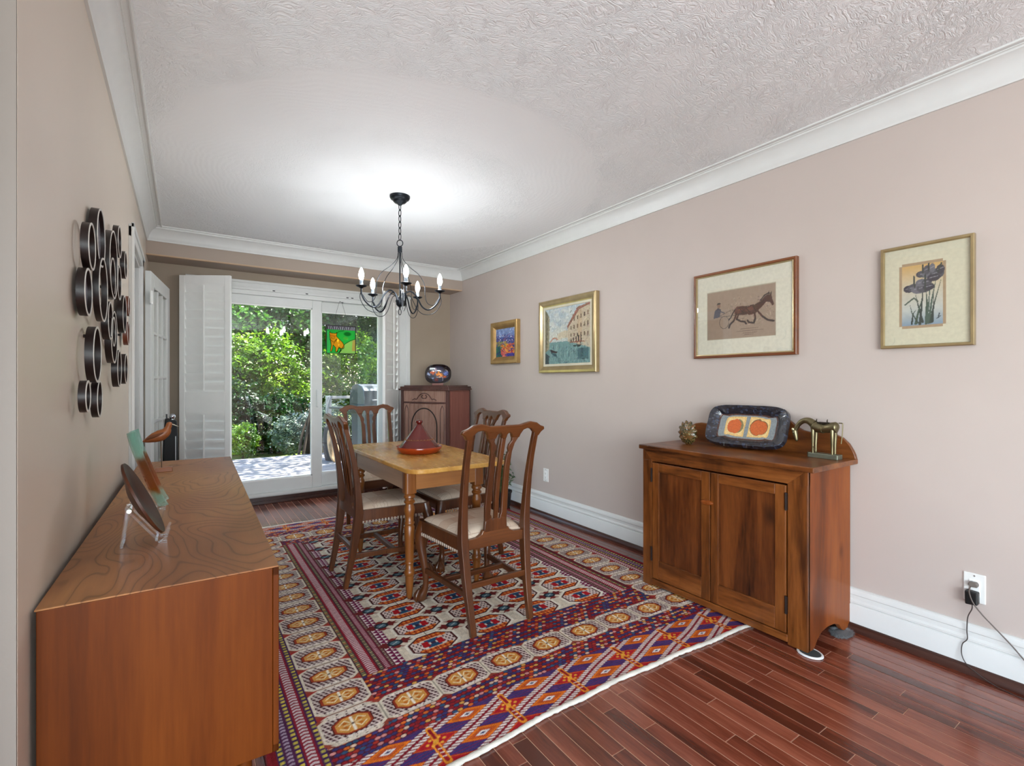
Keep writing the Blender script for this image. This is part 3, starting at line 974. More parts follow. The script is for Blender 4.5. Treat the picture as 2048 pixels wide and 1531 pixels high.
for (x, y) in ((0.07, 0.16), (SW - 0.07, 0.16), (0.07, SL - 0.16), (SW - 0.07, SL - 0.16)):
    sx = -0.02 if x < 0.2 else 0.02
    sy = -0.03 if y < 1 else 0.03
    MB().tube([(x, y, SZ0 + 0.001), (x + sx * 0.5, y + sy * 0.5, 0.14), (x + sx, y + sy, 0.0)], 0.02, 14, scales=[1.0, 0.8, 0.55]).build('leg', M_TEAK, sb, smooth=True)

# ------------------------------------------------------------------ pine dining table
M_PINE_TOP = wood('worn pine top', '#96622a', '#bd8c46', '#d2aa62', 'Y', 0.26, fine=0.7, knots=3.6, contrast=0.9, spec=0.3, stretch=0.1, kscale=(1, 0.6, 0.001))
M_PINE = wood('honey pine', '#7a4a22', '#986233', '#b07c46', 'X', 0.38, fine=0.8, contrast=0.9)
M_PINE_LEG = wood('golden turned pine', '#5a300f', '#7a461b', '#935c2a', 'Z', 0.30, fine=0.8)
tb = thing('dining_table', 'honey pine dining table with rounded corners and turned legs', 'table', (0, 0, RUGZ))
TZ = 0.74 - RUGZ
def rounded(x0, x1, y0, y1, r, n=7):
    out = []
    for cx, cy, a0 in ((x1 - r, y0 + r, -90), (x1 - r, y1 - r, 0), (x0 + r, y1 - r, 90), (x0 + r, y0 + r, 180)):
        for k in range(n):
            a = math.radians(a0 + 90 * k / (n - 1))
            out.append((cx + r * math.cos(a), cy + r * math.sin(a)))
    return out
MB().prism(rounded(0.928, 1.512, 2.262, 3.452, 0.085), TZ - 0.024, TZ, 'XY').build('table_top', M_PINE_TOP, tb, smooth=True, bevel=0.005, seg=3, sharp=0.6)
AX0, AX1, AY0, AY1 = 0.985, 1.462, 2.465, 3.405
for a in ((AX0 + 0.03, AX1 - 0.03, AY0, AY0 + 0.02), (AX0 + 0.03, AX1 - 0.03, AY1 - 0.02, AY1)):
    box('apron', a[0], a[1], a[2], a[3], TZ - 0.142, TZ - 0.023, M_PINE, tb, bevel=0.002)
for a in ((AX0, AX0 + 0.02, AY0 + 0.03, AY1 - 0.03), (AX1 - 0.02, AX1, AY0 + 0.03, AY1 - 0.03)):
    box('apron', a[0], a[1], a[2], a[3], TZ - 0.142, TZ - 0.023, wood('long grain pine reflection tint', '#8a6a52', '#a5846a', '#b8987c', 'Y', 0.38), tb, bevel=0.002)  # greyer than the other aprons: a reflection put into the colour
LEGP = [(0.010, 0.0), (0.014, 0.004), (0.017, 0.03), (0.022, 0.09), (0.0225, 0.125), (0.0265, 0.128), (0.029, 0.142), (0.026, 0.155), (0.021, 0.160), (0.021, 0.19), (0.0255, 0.193), (0.0255, 0.2),
        (0.0225, 0.203), (0.024, 0.26), (0.027, 0.34), (0.0285, 0.385), (0.023, 0.398), (0.027, 0.404), (0.027, 0.412), (0.022, 0.418), (0.024, 0.45), (0.030, 0.475), (0.028, 0.492), (0.022, 0.505), (0.022, 0.512),
        (0.029, 0.518), (0.030, 0.527), (0.023, 0.533), (0.023, 0.540), (0.031, 0.546), (0.031, 0.556), (0.027, 0.562), (0.0305, 0.572)]
for (x, y) in ((AX0 + 0.03, AY0 + 0.03), (AX1 - 0.03, AY0 + 0.03), (AX0 + 0.03, AY1 - 0.03), (AX1 - 0.03, AY1 - 0.03)):
    l = MB().lathe(LEGP, 20, (x, y, 0))
    l.prism(rounded(x - 0.032, x + 0.032, y - 0.032, y + 0.032, 0.012, 4), 0.570, TZ - 0.023, 'XY')
    l.build('leg', M_PINE_LEG, tb, smooth=True, sharp=0.8)

# ------------------------------------------------------------------ dining chairs
M_OAK = wood('dark oak', '#301608', '#502a11', '#6b3b1a', 'Z', 0.30, fine=1.1, coat=0.15)
M_OAK_X = wood('dark oak rail', '#371b0a', '#593014', '#76451e', 'X', 0.30, fine=1.1, coat=0.15)
def seat_fabric():
    g = NT('patchwork seat fabric')
    v = g.coords('Object', loc=(0.31, 0.17, 0))
    br = g.n('TexBrick', {'offset': 0.37, 'squash': 1.0}, Vector=v, Color1=C('#cdbba8'), Color2=C('#b59680'), Mortar=C('#b39d8c'), Scale=1.0)
    br.inputs['Mortar Size'].default_value = 0.0018
    br.inputs['Brick Width'].default_value = 0.115
    br.inputs['Row Height'].default_value = 0.075
    br.inputs['Bias'].default_value = -0.1
    st = g.n('TexWave', {'wave_type': 'BANDS', 'bands_direction': 'DIAGONAL'}, Vector=v, Scale=26.0, Distortion=5.0, Detail=1.0).outputs[1]
    m = g.noise(v, 7.0, 2.0)
    col = g.mix(g.math('MULTIPLY', g.ramp(st, [(0.86, (0, 0, 0, 1)), (0.95, (1, 1, 1, 1))]), g.ramp(m, [(0.5, (0, 0, 0, 1)), (0.56, (0.35, 0.35, 0.35, 1))])), br.outputs[0], '#94806f')
    col = g.mix(0.4, col, g.ramp(g.noise(v, 300.0, 2.0), [(0.3, (0.75, 0.75, 0.75, 1)), (0.7, (1, 1, 1, 1))]), 'MULTIPLY')
    g.set(Base_Color=col, Roughness=0.9, Specular_IOR_Level=0.2)
    g.bump(g.noise(v, 500.0, 2.0), 0.3, 0.002)
    return g.m
M_SEAT = seat_fabric()
POST = [(-0.262, 0.0), (-0.228, 0.16), (-0.203, 0.31), (-0.192, 0.42), (-0.196, 0.53), (-0.214, 0.68), (-0.243, 0.82), (-0.283, 0.955)]
def post_y(z):
    for (ya, za), (yb, zb) in zip(POST, POST[1:]):
        if z <= zb: return ya + (yb - ya) * (z - za) / (zb - za)
    return POST[-1][0] + (z - POST[-1][1]) * -0.30
def post_x(z):
    return 0.160 + 0.017 * min(1, z / 0.42) + 0.008 * max(0, (z - 0.42) / 0.54)
def build_chair(root):
    rect = [(-1, -1), (1, -1), (1, 1), (-1, 1)]
    for s in (-1, 1):
        zs = [0.0, 0.09, 0.18, 0.27, 0.36, 0.42, 0.5, 0.6, 0.7, 0.8, 0.88, 0.945]
        sc = [(0.014, 0.013), (0.0155, 0.0145), (0.017, 0.017), (0.018, 0.020), (0.019, 0.023), (0.019, 0.023), (0.018, 0.019), (0.0165, 0.016), (0.015, 0.014), (0.014, 0.012), (0.014, 0.011), (0.014, 0.011)]
        MB().sweep([(s * post_x(z), post_y(z), z) for z in zs], rect, sc, up=(0, 1, 0)).build('back_post', M_OAK, root, smooth=True, bevel=0.003, sharp=0.6)
    # crest rail
    top = [(-0.232, 0.934), (-0.226, 0.948), (-0.205, 0.954), (-0.178, 0.970), (-0.140, 0.977), (-0.108, 0.970), (-0.085, 0.9635), (0.085, 0.9635), (0.108, 0.970), (0.140, 0.977), (0.178, 0.970), (0.205, 0.954), (0.226, 0.948), (0.232, 0.934)]
    arch_r = [(0.214, 0.921), (0.202, 0.902), (0.176, 0.902), (0.170, 0.922), (0.150, 0.940), (0.125, 0.944), (0.104, 0.936), (0.092, 0.918), (0.086, 0.900), (0.060, 0.902), (0.048, 0.900), (0.040, 0.920), (0.026, 0.929), (0.014, 0.918), (0.012, 0.900)]
    arch_l = [(-x, z) for x, z in arch_r[::-1]]
    yb = lambda p: post_y(p[1])
    MB().prism(top + arch_r + arch_l, -0.0125, 0.0125, 'XZ', yb).build('crest_rail', M_OAK_X, root, smooth=True, bevel=0.0045, sharp=0.5)
    # pierced splat
    sp = MB()
    bar = [(0.061, 0.478), (0.064, 0.56), (0.061, 0.66), (0.058, 0.76), (0.060, 0.83), (0.068, 0.873), (0.086, 0.903), (0.048, 0.904), (0.049, 0.886), (0.036, 0.868), (0.033, 0.850), (0.040, 0.834), (0.031, 0.812), (0.0285, 0.74), (0.030, 0.64), (0.031, 0.53), (0.024, 0.516), (0.024, 0.478)]
    sp.prism(bar, -0.008, 0.008, 'XZ', yb).prism([(-x, z) for x, z in bar[::-1]], -0.008, 0.008, 'XZ', yb)
    mid = [(0.0105, 0.50), (0.0115, 0.62), (0.0115, 0.75), (0.0125, 0.903), (-0.0125, 0.903), (-0.0115, 0.75), (-0.0115, 0.62), (-0.0105, 0.50)]
    sp.prism(mid, -0.0078, 0.0078, 'XZ', yb)
    foot = [(-0.066, 0.432), (0.066, 0.432), (0.064, 0.468), (0.061, 0.500), (0.030, 0.512), (0.020, 0.502), (0.0, 0.512), (-0.020, 0.502), (-0.030, 0.512), (-0.061, 0.500), (-0.064, 0.468)]
    sp.prism(foot, -0.009, 0.009, 'XZ', yb)
    sp.build('splat', M_OAK, root, smooth=True, bevel=0.003, sharp=0.5)
    # seat rails
    rear = [(-0.165, 0.376), (0.165, 0.376), (0.165, 0.424), (0.105, 0.428), (0.080, 0.440), (0.072, 0.456), (-0.072, 0.456), (-0.080, 0.440), (-0.105, 0.428), (-0.165, 0.424)]
    MB().prism(rear, -0.202, -0.180, 'XZ').build('rear_rail', M_OAK_X, root, bevel=0.003)
    box('front_rail', -0.205, 0.205, 0.205, 0.230, 0.374, 0.434, M_OAK_X, root, bevel=0.003)
    for s in (-1, 1):
        x0, x1 = s * 0.177, s * 0.218
        MB().prism([(x0 + s * 0.010, -0.190), (x1 + s * 0.002, 0.226), (x1 - s * 0.022, 0.226), (x0 - s * 0.014, -0.190)], 0.374, 0.434, 'XY').build('side_rail', M_OAK, root, bevel=0.003)
        # bead moulding under the rail
        bd = MB()
        for i in range(20):
            t = (i + 0.5) / 20
            bd.ball((x0 + (x1 - x0) * t + s * 0.004, -0.175 + 0.36 * t, 0.368), (0.0055, 0.0062, 0.0105), 8, 6)
        bd.build('bead_moulding', plain('worn bead moulding', '#a08f80', 0.5), root, smooth=True)
        # cabriole front leg with claw foot
        bx, by = s * 0.196, 0.206
        pts, rad = [], []
        for z, o, r in ((0.43, 0.0, 0.026), (0.39, 0.008, 0.031), (0.35, 0.016, 0.031), (0.30, 0.014, 0.027), (0.23, 0.004, 0.0215), (0.15, -0.006, 0.0165), (0.095, -0.007, 0.0150), (0.065, -0.002, 0.019), (0.040, 0.008, 0.027), (0.018, 0.014, 0.030), (0.004, 0.015, 0.022), (0.0, 0.015, 0.012)):
            pts.append((bx + s * o * 0.9, by + o, z)); rad.append(r)
        lg = MB().tube(smooth_path(pts, 3), 1.0, 14, scales=[float(np.interp(i / 3, range(len(rad)), rad)) for i in range((len(rad) - 1) * 3 + 1)])
        leg = lg.build('front_leg', M_OAK, root, smooth=True, sharp=1.4)
        cl = MB()
        for k in range(4):
            a = math.atan2(1, s) + (k - 1.5) * 0.75
            fx, fy = bx + s * 0.013, by + 0.014
            dx, dy = math.cos(a), math.sin(a)
            cl.tube([(fx + dx * 0.012, fy + dy * 0.012, 0.062), (fx + dx * 0.029, fy + dy * 0.029, 0.040), (fx + dx * 0.034, fy + dy * 0.034, 0.018), (fx + dx * 0.029, fy + dy * 0.029, 0.003)], 0.006, 7, scales=[0.8, 1.1, 1.0, 0.6])
        cl.build('claw', M_OAK, leg, smooth=True)
        # side stretcher
        MB().sweep([(s * post_x(0.175), post_y(0.175), 0.178), (s * 0.192, 0.200, 0.168)], rect, [(0.009, 0.014)] * 2).build('stretcher', M_OAK, root, bevel=0.003)
    MB().sweep([(-0.182, 0.02, 0.172), (0.182, 0.02, 0.172)], rect, [(0.012, 0.013)] * 2).build('stretcher', M_OAK_X, root, bevel=0.003)
    MB().sweep([(-0.168, post_y(0.215), 0.217), (0.168, post_y(0.215), 0.217)], rect, [(0.010, 0.014)] * 2).build('stretcher', M_OAK_X, root, bevel=0.003)
    # drop-in seat: domed cushion
    nx, ny = 20, 20
    vs, fs = [], []
    for j in range(ny + 1):
        v = j / ny
        hw = 0.164 + (0.206 - 0.164) * v
        for i in range(nx + 1):
            u = i / nx * 2 - 1
            vv = v * 2 - 1
            e = (1 - abs(u) ** 5) * (1 - abs(vv) ** 5)
            vs.append((u * hw, -0.180 + 0.402 * v, 0.430 + 0.036 * max(0, e) ** 0.5 - 0.004 * 0))
    for j in range(ny):
        for i in range(nx):
            a = j * (nx + 1) + i
            fs.append((a, a + 1, a + nx + 2, a + nx + 1))
    rim = [j for j in range(nx + 1)] + [(j + 1) * (nx + 1) - 1 for j in range(1, ny + 1)] + [ny * (nx + 1) + i for i in range(nx - 1, -1, -1)] + [j * (nx + 1) for j in range(ny - 1, 0, -1)]
    n0 = len(vs)
    for q in rim: vs.append((vs[q][0], vs[q][1], 0.418))
    m = len(rim)
    for i in range(m): fs.append((rim[i], rim[(i + 1) % m], n0 + (i + 1) % m, n0 + i))
    MB().add(vs, fs).build('seat_cushion', M_SEAT, root, smooth=True, sharp=1.2)
ch = thing('dining_chair', 'oak dining chair with pierced back turned to the pine cabinet, seat under table end', 'chair', group='oak dining chairs round the pine table')
build_chair(ch)
spots = [((1.262, 2.212), 0.0, 'oak dining chair at table end with claw feet, its back facing away from the garden'),
         ((1.022, 2.97), -math.pi / 2, 'oak dining chair on the sideboard side of the table, slatted back seen edge on'),
         ((1.288, 3.815), math.pi, 'oak dining chair at the table end towards the glass door, back against the garden view'),
         ((1.535, 2.95), math.pi / 2, 'oak dining chair on the wall side of the table, top rail catching window light')]
for i, ((x, y), rz, lab) in enumerate(spots):
    o = ch if i == 0 else copy_tree(ch)
    o.location = (x, y, RUGZ)
    o.rotation_euler = (0, 0, rz)
    o['label'] = lab
# ------------------------------------------------------------------ pine cabinet by the wall
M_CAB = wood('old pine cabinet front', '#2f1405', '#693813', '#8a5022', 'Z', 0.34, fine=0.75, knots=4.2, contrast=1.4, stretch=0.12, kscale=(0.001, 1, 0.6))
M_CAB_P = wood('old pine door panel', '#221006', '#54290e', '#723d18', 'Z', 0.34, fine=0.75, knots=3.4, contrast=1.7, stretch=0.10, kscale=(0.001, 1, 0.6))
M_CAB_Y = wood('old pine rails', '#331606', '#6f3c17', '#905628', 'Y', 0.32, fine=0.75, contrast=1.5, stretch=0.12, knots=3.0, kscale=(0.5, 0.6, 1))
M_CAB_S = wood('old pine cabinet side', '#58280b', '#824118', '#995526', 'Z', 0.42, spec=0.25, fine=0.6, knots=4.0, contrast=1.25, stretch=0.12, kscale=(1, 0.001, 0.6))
M_IRON = plain('dark iron', '#2a1d18', 0.5, 0.5)
cb = thing('pine_cabinet', 'antique pine cabinet with two panelled doors and scalloped back board', 'cabinet', (0, 0, 0.008))
CZ = -0.008
top = MB().prism([(2.219, 1.0), (2.217, 1.15), (2.221, 1.3), (2.216, 1.5), (2.220, 1.7), (2.216, 1.957), (2.655, 1.957), (2.655, 1.0)], 0.788 + CZ, 0.812 + CZ, 'XY')
top.build('cabinet_top', M_CAB_Y, cb, bevel=0.004)
side = [(2.240, 0.0), (2.286, 0.0), (2.300, 0.010), (2.325, 0.036), (2.365, 0.056), (2.42, 0.063), (2.48, 0.058), (2.53, 0.042), (2.553, 0.018), (2.567, 0.006), (2.582, 0.0), (2.648, 0.0), (2.648, 0.787), (2.240, 0.787)]
for y in (1.03, 1.916):
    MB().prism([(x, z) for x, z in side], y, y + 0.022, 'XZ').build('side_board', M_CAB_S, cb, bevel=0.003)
box('corner_board', 2.232, 2.254, 1.030, 1.116, 0.0, 0.722, M_CAB, cb, bevel=0.003)
box('corner_board', 2.232, 2.254, 1.873, 1.938, 0.0, 0.722, M_CAB, cb, bevel=0.003)
# mitred top rail
MB().prism([(1.030, 0.788), (1.116, 0.716), (1.873, 0.716), (1.938, 0.788)], 2.232, 2.254, 'YZ').build('top_rail', M_CAB_Y, cb, bevel=0.002)
MB().prism([(1.030, 0.788), (1.030, 0.718), (1.114, 0.718)], 2.2325, 2.254, 'YZ').build('top_rail_corner', M_CAB, cb, bevel=0.001)
MB().prism([(1.938, 0.788), (1.938, 0.718), (1.875, 0.718)], 2.2325, 2.254, 'YZ').build('top_rail_corner', M_CAB, cb, bevel=0.001)
box('bottom_rail', 2.226, 2.256, 1.113, 1.876, 0.012, 0.046, M_CAB_Y, cb, bevel=0.004)
box('back_board', 2.636, 2.648, 1.05, 1.918, 0.06, 0.79, M_CAB, cb)
box('inner_floor', 2.254, 2.640, 1.05, 1.918, 0.05, 0.064, M_CAB_Y, cb)
hs = [(1.001, 0.800), (1.006, 0.822), (1.014, 0.842), (1.032, 0.874), (1.058, 0.899), (1.090, 0.914), (1.125, 0.920), (1.165, 0.917), (1.205, 0.915), (1.240, 0.921), (1.268, 0.936), (1.295, 0.958), (1.318, 0.973), (1.345, 0.981), (1.40, 0.984)]
spl = hs + [(2.958 - y, z) for y, z in hs[::-1]]
MB().prism(spl, 2.634, 2.655, 'YZ').build('scalloped_back_board', M_CAB_Y, cb, smooth=True, bevel=0.003, sharp=0.5)
def cab_door(y0, y1, p):
    d = bpy.data.objects.new('door', None); COL.objects.link(d); d.parent = cb
    z0, z1, xf, xb = 0.050, 0.7085, 2.228, 2.250
    for a, b in ((y0, p[0]), (p[1], y1)):
        box('stile', xf, xb, a, b, z0, z1, M_CAB, d, bevel=0.003)
    box('rail', xf + 0.0005, xb, p[0] - 0.001, p[1] + 0.001, p[3], z1, M_CAB_Y, d, bevel=0.003)
    box('rail', xf + 0.0005, xb, p[0] - 0.001, p[1] + 0.001, z0, p[2], M_CAB_Y, d, bevel=0.003)
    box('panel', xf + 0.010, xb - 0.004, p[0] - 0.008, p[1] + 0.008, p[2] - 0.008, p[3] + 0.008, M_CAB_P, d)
    return d
dr = cab_door(1.121, 1.495, (1.170, 1.452, 0.150, 0.660))
dl = cab_door(1.499, 1.868, (1.550, 1.822, 0.156, 0.658))
for d, y, zs in ((dr, 1.1185, (0.60, 0.14)), (dl, 1.8705, (0.60, 0.15))):
    for z in zs:
        MB().box(2.2245, 2.231, y - 0.006, y + 0.006, z, z + 0.075).lathe([(0.0045, -0.002), (0.0045, 0.077)], 8, (2.2245, y, z)).build('hinge', M_IRON, d, smooth=True)
kb = MB().lathe([(0.001, 0.0), (1.0, 0.0), (1.0, 0.007), (0.82, 0.012), (0.001, 0.014)], 20, cap=False)
kb.xform(Matrix.Translation((2.2285, 1.513, 0.553)) @ Matrix.Rotation(-math.pi / 2, 4, 'Y') @ Matrix.Diagonal((0.0125, 0.035, 1, 1)))
kb.build('turn_button', M_CAB_S, dl, smooth=True)

# gliders under the feet
gl = thing('glider_disc', 'white rimmed furniture glider disc under the pine cabinet front foot', 'furniture glider', (2.252, 1.030, 0))
MB().lathe([(0.001, 0.0), (0.048, 0.0), (0.052, 0.002), (0.052, 0.005), (0.049, 0.0085), (0.044, 0.0085), (0.0425, 0.0055), (0.001, 0.0055)], 40, cap=False, sx=0.86, sy=1.0).build('rim', plain('white plastic', '#dcdcdc', 0.35), gl, smooth=True, sharp=0.9)
MB().lathe([(0.001, 0.0050), (0.0415, 0.0050), (0.0415, 0.0078), (0.001, 0.0080)], 40, cap=False, sx=0.86, sy=1.0).build('foam_pad', plain('dark grey foam', '#34393a', 0.9, bump=0.4), gl, smooth=True)
def fuzzy(name, label, cat, cx, cy, rx, ry, h, col):
    o = thing(name, label, cat, (cx, cy, 0))
    MB().lathe([(0.001, 0), (0.9, 0.0), (1.0, 0.3), (0.85, 0.8), (0.5, 1.0), (0.001, 1.0)], 24, cap=False).xform(Matrix.Diagonal((rx, ry, h, 1))).build('pad', plain('grey felt', col, 0.98, bump=0.9), o, smooth=True)
    r = random.Random(2)
    m = MB()
    for i in range(1800):
        a = r.uniform(0, 2 * math.pi); q = r.uniform(0.6, 1.0)
        p = Vector((rx * q * math.cos(a), ry * q * math.sin(a), r.uniform(0.0, h)))
        t = p + Vector((math.cos(a + r.uniform(-0.7, 0.7)) * r.uniform(0.004, 0.016), math.sin(a + r.uniform(-0.7, 0.7)) * r.uniform(0.004, 0.016), r.uniform(-0.004, 0.010)))
        t.z = max(0.001, t.z)
        s = Vector((-math.sin(a), math.cos(a), 0)) * 0.0009
        m.add([p - s, p + s, t], [(0, 1, 2)])
    stuff(m.build('felt_fuzz', plain('grey felt fuzz', '#8f9294', 0.98), o))
fuzzy('felt_slipper', 'fuzzy grey felt pad under the pine cabinet rear foot', 'furniture pad', 2.555, 1.030, 0.062, 0.040, 0.009, '#6c6e70')

# ------------------------------------------------------------------ things on the pine cabinet
CT = 0.812
# shell-like ceramic ornament
M_SHELL = None
def shell_mat():
    g = NT('mottled glazed ceramic')
    v = g.coords('Object')
    n = g.noise(v, 38.0, 3.0, 0.6, 1.5)
    col = g.ramp(n, [(0.34, '#15170f'), (0.43, '#3c3a22'), (0.49, '#6a5a32'), (0.55, '#7d4322'), (0.60, '#2a3a2c'), (0.68, '#a08a5c')])
    g.set(Base_Color=col, Roughness=0.2, Coat_Weight=0.4)
    return g.m
sh = thing('shell_ornament', 'small mottled green and brown ribbed ceramic shell ornament beside the tray', 'ornament', (2.46, 1.797, CT))
m = MB()
n, k = 44, 14
vs, fs = [], []
for i in range(k + 1):
    t = i / k
    for j in range(n):
        a = 2 * math.pi * j / n
        rib = 1 + 0.13 * math.cos(a * 13) * math.sin(math.pi * t) * (1 if math.sin(a) > -0.5 else 0.3)
        rr = 0.066 * math.sin(math.pi * (0.06 + 0.94 * t * 0.97)) ** 0.75 * rib
        vs.append((-0.034 + 0.062 * t + 0.008 * math.cos(a), rr * math.cos(a), 0.066 + rr * math.sin(a) * 1.02))
for i in range(k):
    for j in range(n):
        fs.append((i * n + j, i * n + (j + 1) % n, (i + 1) * n + (j + 1) % n, (i + 1) * n + j))
fs += [tuple(range(n)), tuple(k * n + j for j in range(n))[::-1]]
zmin = min(p[2] for p in vs)
vs = [(x, y, max(z - zmin - 0.003, 0)) for x, y, z in vs]
m.add(vs, fs).build('body', shell_mat(), sh, smooth=True, sharp=2.0)
kn = MB()
r = random.Random(4)
for i in range(14):
    a, q = r.uniform(0, 6.28), r.uniform(0.0, 0.026)
    kn.ball((-0.030 - 0.012 * (1 - q / 0.04), q * math.cos(a), 0.048 + q * math.sin(a)), r.uniform(0.005, 0.009), 8, 6)
kn.build('knobbly_front', shell_mat(), sh, smooth=True)

M_ACRYL = glass('clear acrylic', (0.96, 0.97, 0.97, 1), 0.05, 0.02)
# tray leaning back on an acrylic easel; local frame: x along the tray, y up the tray, z out of its face
def tray():
    root = thing('ceramic_tray', 'rectangular dark glazed ceramic tray with two orange discs, leaning on clear easel', 'tray', (2.515, 1.492, CT + 0.004))
    root.rotation_euler = (math.radians(63), 0, math.radians(-90 + 8))
    Wd, Hd = 0.430, 0.245
    P = Paint(Wd, Hd, 0.0016, '#24252e')
    rr = np.random.RandomState(5)
    cx, cy = Wd / 2, Hd / 2
    X, Y = np.meshgrid(P.xs, P.ys)
    P.rect(0.058, Wd - 0.058, 0.046, Hd - 0.046, '#4c2a1c')
    P.rect(0.066, Wd - 0.066, 0.054, Hd - 0.054, '#7d8486')
    for i in range(700):
        x, y = rr.rand() * Wd, rr.rand() * Hd
        if 0.06 < x < Wd - 0.06 and 0.05 < y < Hd - 0.05: continue
        P.ell(x, y, 0.003 + rr.rand() * 0.006, 0.002 + rr.rand() * 0.004, ['#17171d', '#2e3342', '#2a2020', '#414a5e'][rr.randint(4)], 0.7)
    for x0 in (0.098, 0.226):
        P.poly([(x0, 0.066), (x0 + 0.108, 0.064), (x0 + 0.110, 0.182), (x0 + 0.002, 0.184)], '#d8b06c')
        P.poly([(x0 + 0.008, 0.072), (x0 + 0.100, 0.072), (x0 + 0.102, 0.174), (x0 + 0.010, 0.176)], '#e2c48a', 0.6)
        if x0 < 0.15:
            P.ell(x0 + 0.066, 0.125, 0.034, 0.042, '#7b7048')
            P.ell(x0 + 0.050, 0.124, 0.037, 0.046, '#c25a20')
        else:
            P.ell(x0 + 0.053, 0.124, 0.046, 0.050, '#6c4a26')
            P.ell(x0 + 0.053, 0.122, 0.042, 0.046, '#bf5a1e')
    P.noise(0.15, 2, 3)
    def f(U, V):
        x, y = U - cx, V - cy
        # superellipse outline with bevelled lip
        k = np.maximum(np.abs(x) / (Wd / 2), np.abs(y) / (Hd / 2))
        q = 5.0
        nrm = (np.abs(x / (Wd / 2)) ** q + np.abs(y / (Hd / 2)) ** q) ** (1 / q)
        sc = np.where(nrm > 1e-6, k / np.maximum(nrm, 1e-6), 1.0)
        x2, y2 = x * sc, y * sc
        e = np.clip(np.minimum((Wd / 2 - np.abs(x)) / 0.058, (Hd / 2 - np.abs(y)) / 0.046), 0, 1)
        z = 0.034 * np.clip(1 - e, 0, 1) ** 0.6 + 0.010 + 0.0018 * np.sin(U * 90) * np.sin(V * 80) * (1 - e)
        z = z - 0.030 * np.clip(1 - e * 7, 0, 1) ** 2
        return x2, y2 + cy, z
    g = NT('dark metallic glaze')
    a = g.n('Attribute', {'attribute_name': 'paint'}).outputs['Color']
    lum = g.math('ADD', 0.0, g.n('SeparateColor', None, Color=a).outputs[0])
    g.set(Base_Color=a, Metallic=0.15, Roughness=0.22, Coat_Weight=0.6, Coat_Roughness=0.06, Specular_IOR_Level=0.6)
    g.bump(g.noise(g.coords('Object'), 70.0, 3.0), 0.6, 0.006)
    o = P.mesh('glazed_face', g.m, f, 1, root)
    back = MB().prism(rounded(-Wd / 2 + 0.012, Wd / 2 - 0.012, 0.012, Hd - 0.012, 0.05, 7), -0.004, 0.0075, 'XY')
    back.build('tray_base', plain('dark brown clay', '#3a2a26', 0.5), root, bevel=0.004)
tray()
ez = thing('tray_easel', 'clear acrylic easel under the dark ceramic tray', 'easel', (2.515, 1.492, CT))
ez.rotation_euler = (0, 0, math.radians(-90 + 8))
e = MB()
for x in (-0.075, 0.045):
    e.tube(smooth_path([(x, -0.062, 0.040), (x, -0.060, 0.012), (x, -0.045, 0.004), (x, -0.01, 0.004), (x, 0.055, 0.004)], 5), 0.0035, 8)
    e.tube([(x, 0.006, 0.005), (x, 0.068, 0.125)], 0.0035, 8)
e.tube([(-0.075, 0.055, 0.004), (0.045, 0.055, 0.004)], 0.0035, 8)
e.tube([(-0.075, 0.068, 0.125), (0.045, 0.068, 0.125)], 0.0035, 8)
e.build('bent_frame', M_ACRYL, ez, smooth=True)

# brass horse
M_BRASS = plain('aged brass', '#857c5f', 0.38, 1.0, vary=0.2)
M_PEWTER = plain('tarnished base metal', '#8f9484', 0.4, 0.9, vary=0.2)
M_DKBR = plain('dark bronze', '#3a3128', 0.45, 0.8)
hr = thing('brass_horse', 'brass horse figurine with lowered head standing on a flat base', 'figurine', (2.55, 0, 0))
def H(y, z, x=0.0): return (x, y, z)
body = MB().tube(smooth_path([H(1.160, 0.965), H(1.148, 0.962), H(1.125, 0.956), H(1.098, 0.955), H(1.070, 0.960), H(1.050, 0.964), H(1.040, 0.964)], 4), 1.0, 16,
                 scales=[float(np.interp(i / 4, range(7), [0.012, 0.026, 0.025, 0.0215, 0.025, 0.025, 0.010])) for i in range(25)])
body.tube(smooth_path([H(1.150, 0.972), H(1.172, 0.986), H(1.196, 0.985), H(1.216, 0.970), H(1.230, 0.948), H(1.233, 0.938)], 4), 1.0, 14,
          scales=[float(np.interp(i / 4, range(6), [0.020, 0.0165, 0.013, 0.0115, 0.010, 0.009])) for i in range(21)])
body.tube(smooth_path([H(1.236, 0.945), H(1.238, 0.932), H(1.234, 0.910), H(1.230, 0.888), H(1.229, 0.880)], 4), 1.0, 12,
          scales=[float(np.interp(i / 4, range(5), [0.007, 0.0125, 0.011, 0.0075, 0.004])) for i in range(17)])
body.build('body', M_BRASS, hr, smooth=True, sharp=1.6)
for (y, top_) in ((1.147, 0.955), (1.062, 0.958)):
    for s in (-1, 1):
        MB().tube(smooth_path([H(y, top_, s * 0.013), H(y - 0.001, 0.925, s * 0.017), H(y, 0.875, s * 0.015), H(y, 0.834, s * 0.015)], 3), 1.0, 10, scales=[0.009, 0.0088, 0.0084, 0.008, 0.0074, 0.0066, 0.006, 0.0056, 0.0054, 0.0052]).build('leg', M_BRASS, hr, smooth=True)
tl = MB().tube(smooth_path([H(1.040, 0.984), H(1.026, 0.984), H(1.0235, 0.976), H(1.025, 0.935), H(1.030, 0.888)], 5), 0.0024, 8)
tl.build('tail', M_BRASS, hr, smooth=True)
sd = MB()
sd.box(-0.013, 0.013, 1.078, 1.130, 0.977, 0.984)
for y in (1.135, 1.088):
    sd.tube([H(y, 0.978), H(y + 0.002, 0.990), H(y, 0.998)], 0.0032, 8, scales=[1.3, 0.8, 0.6])
sd.build('saddle', M_DKBR, hr, smooth=True)
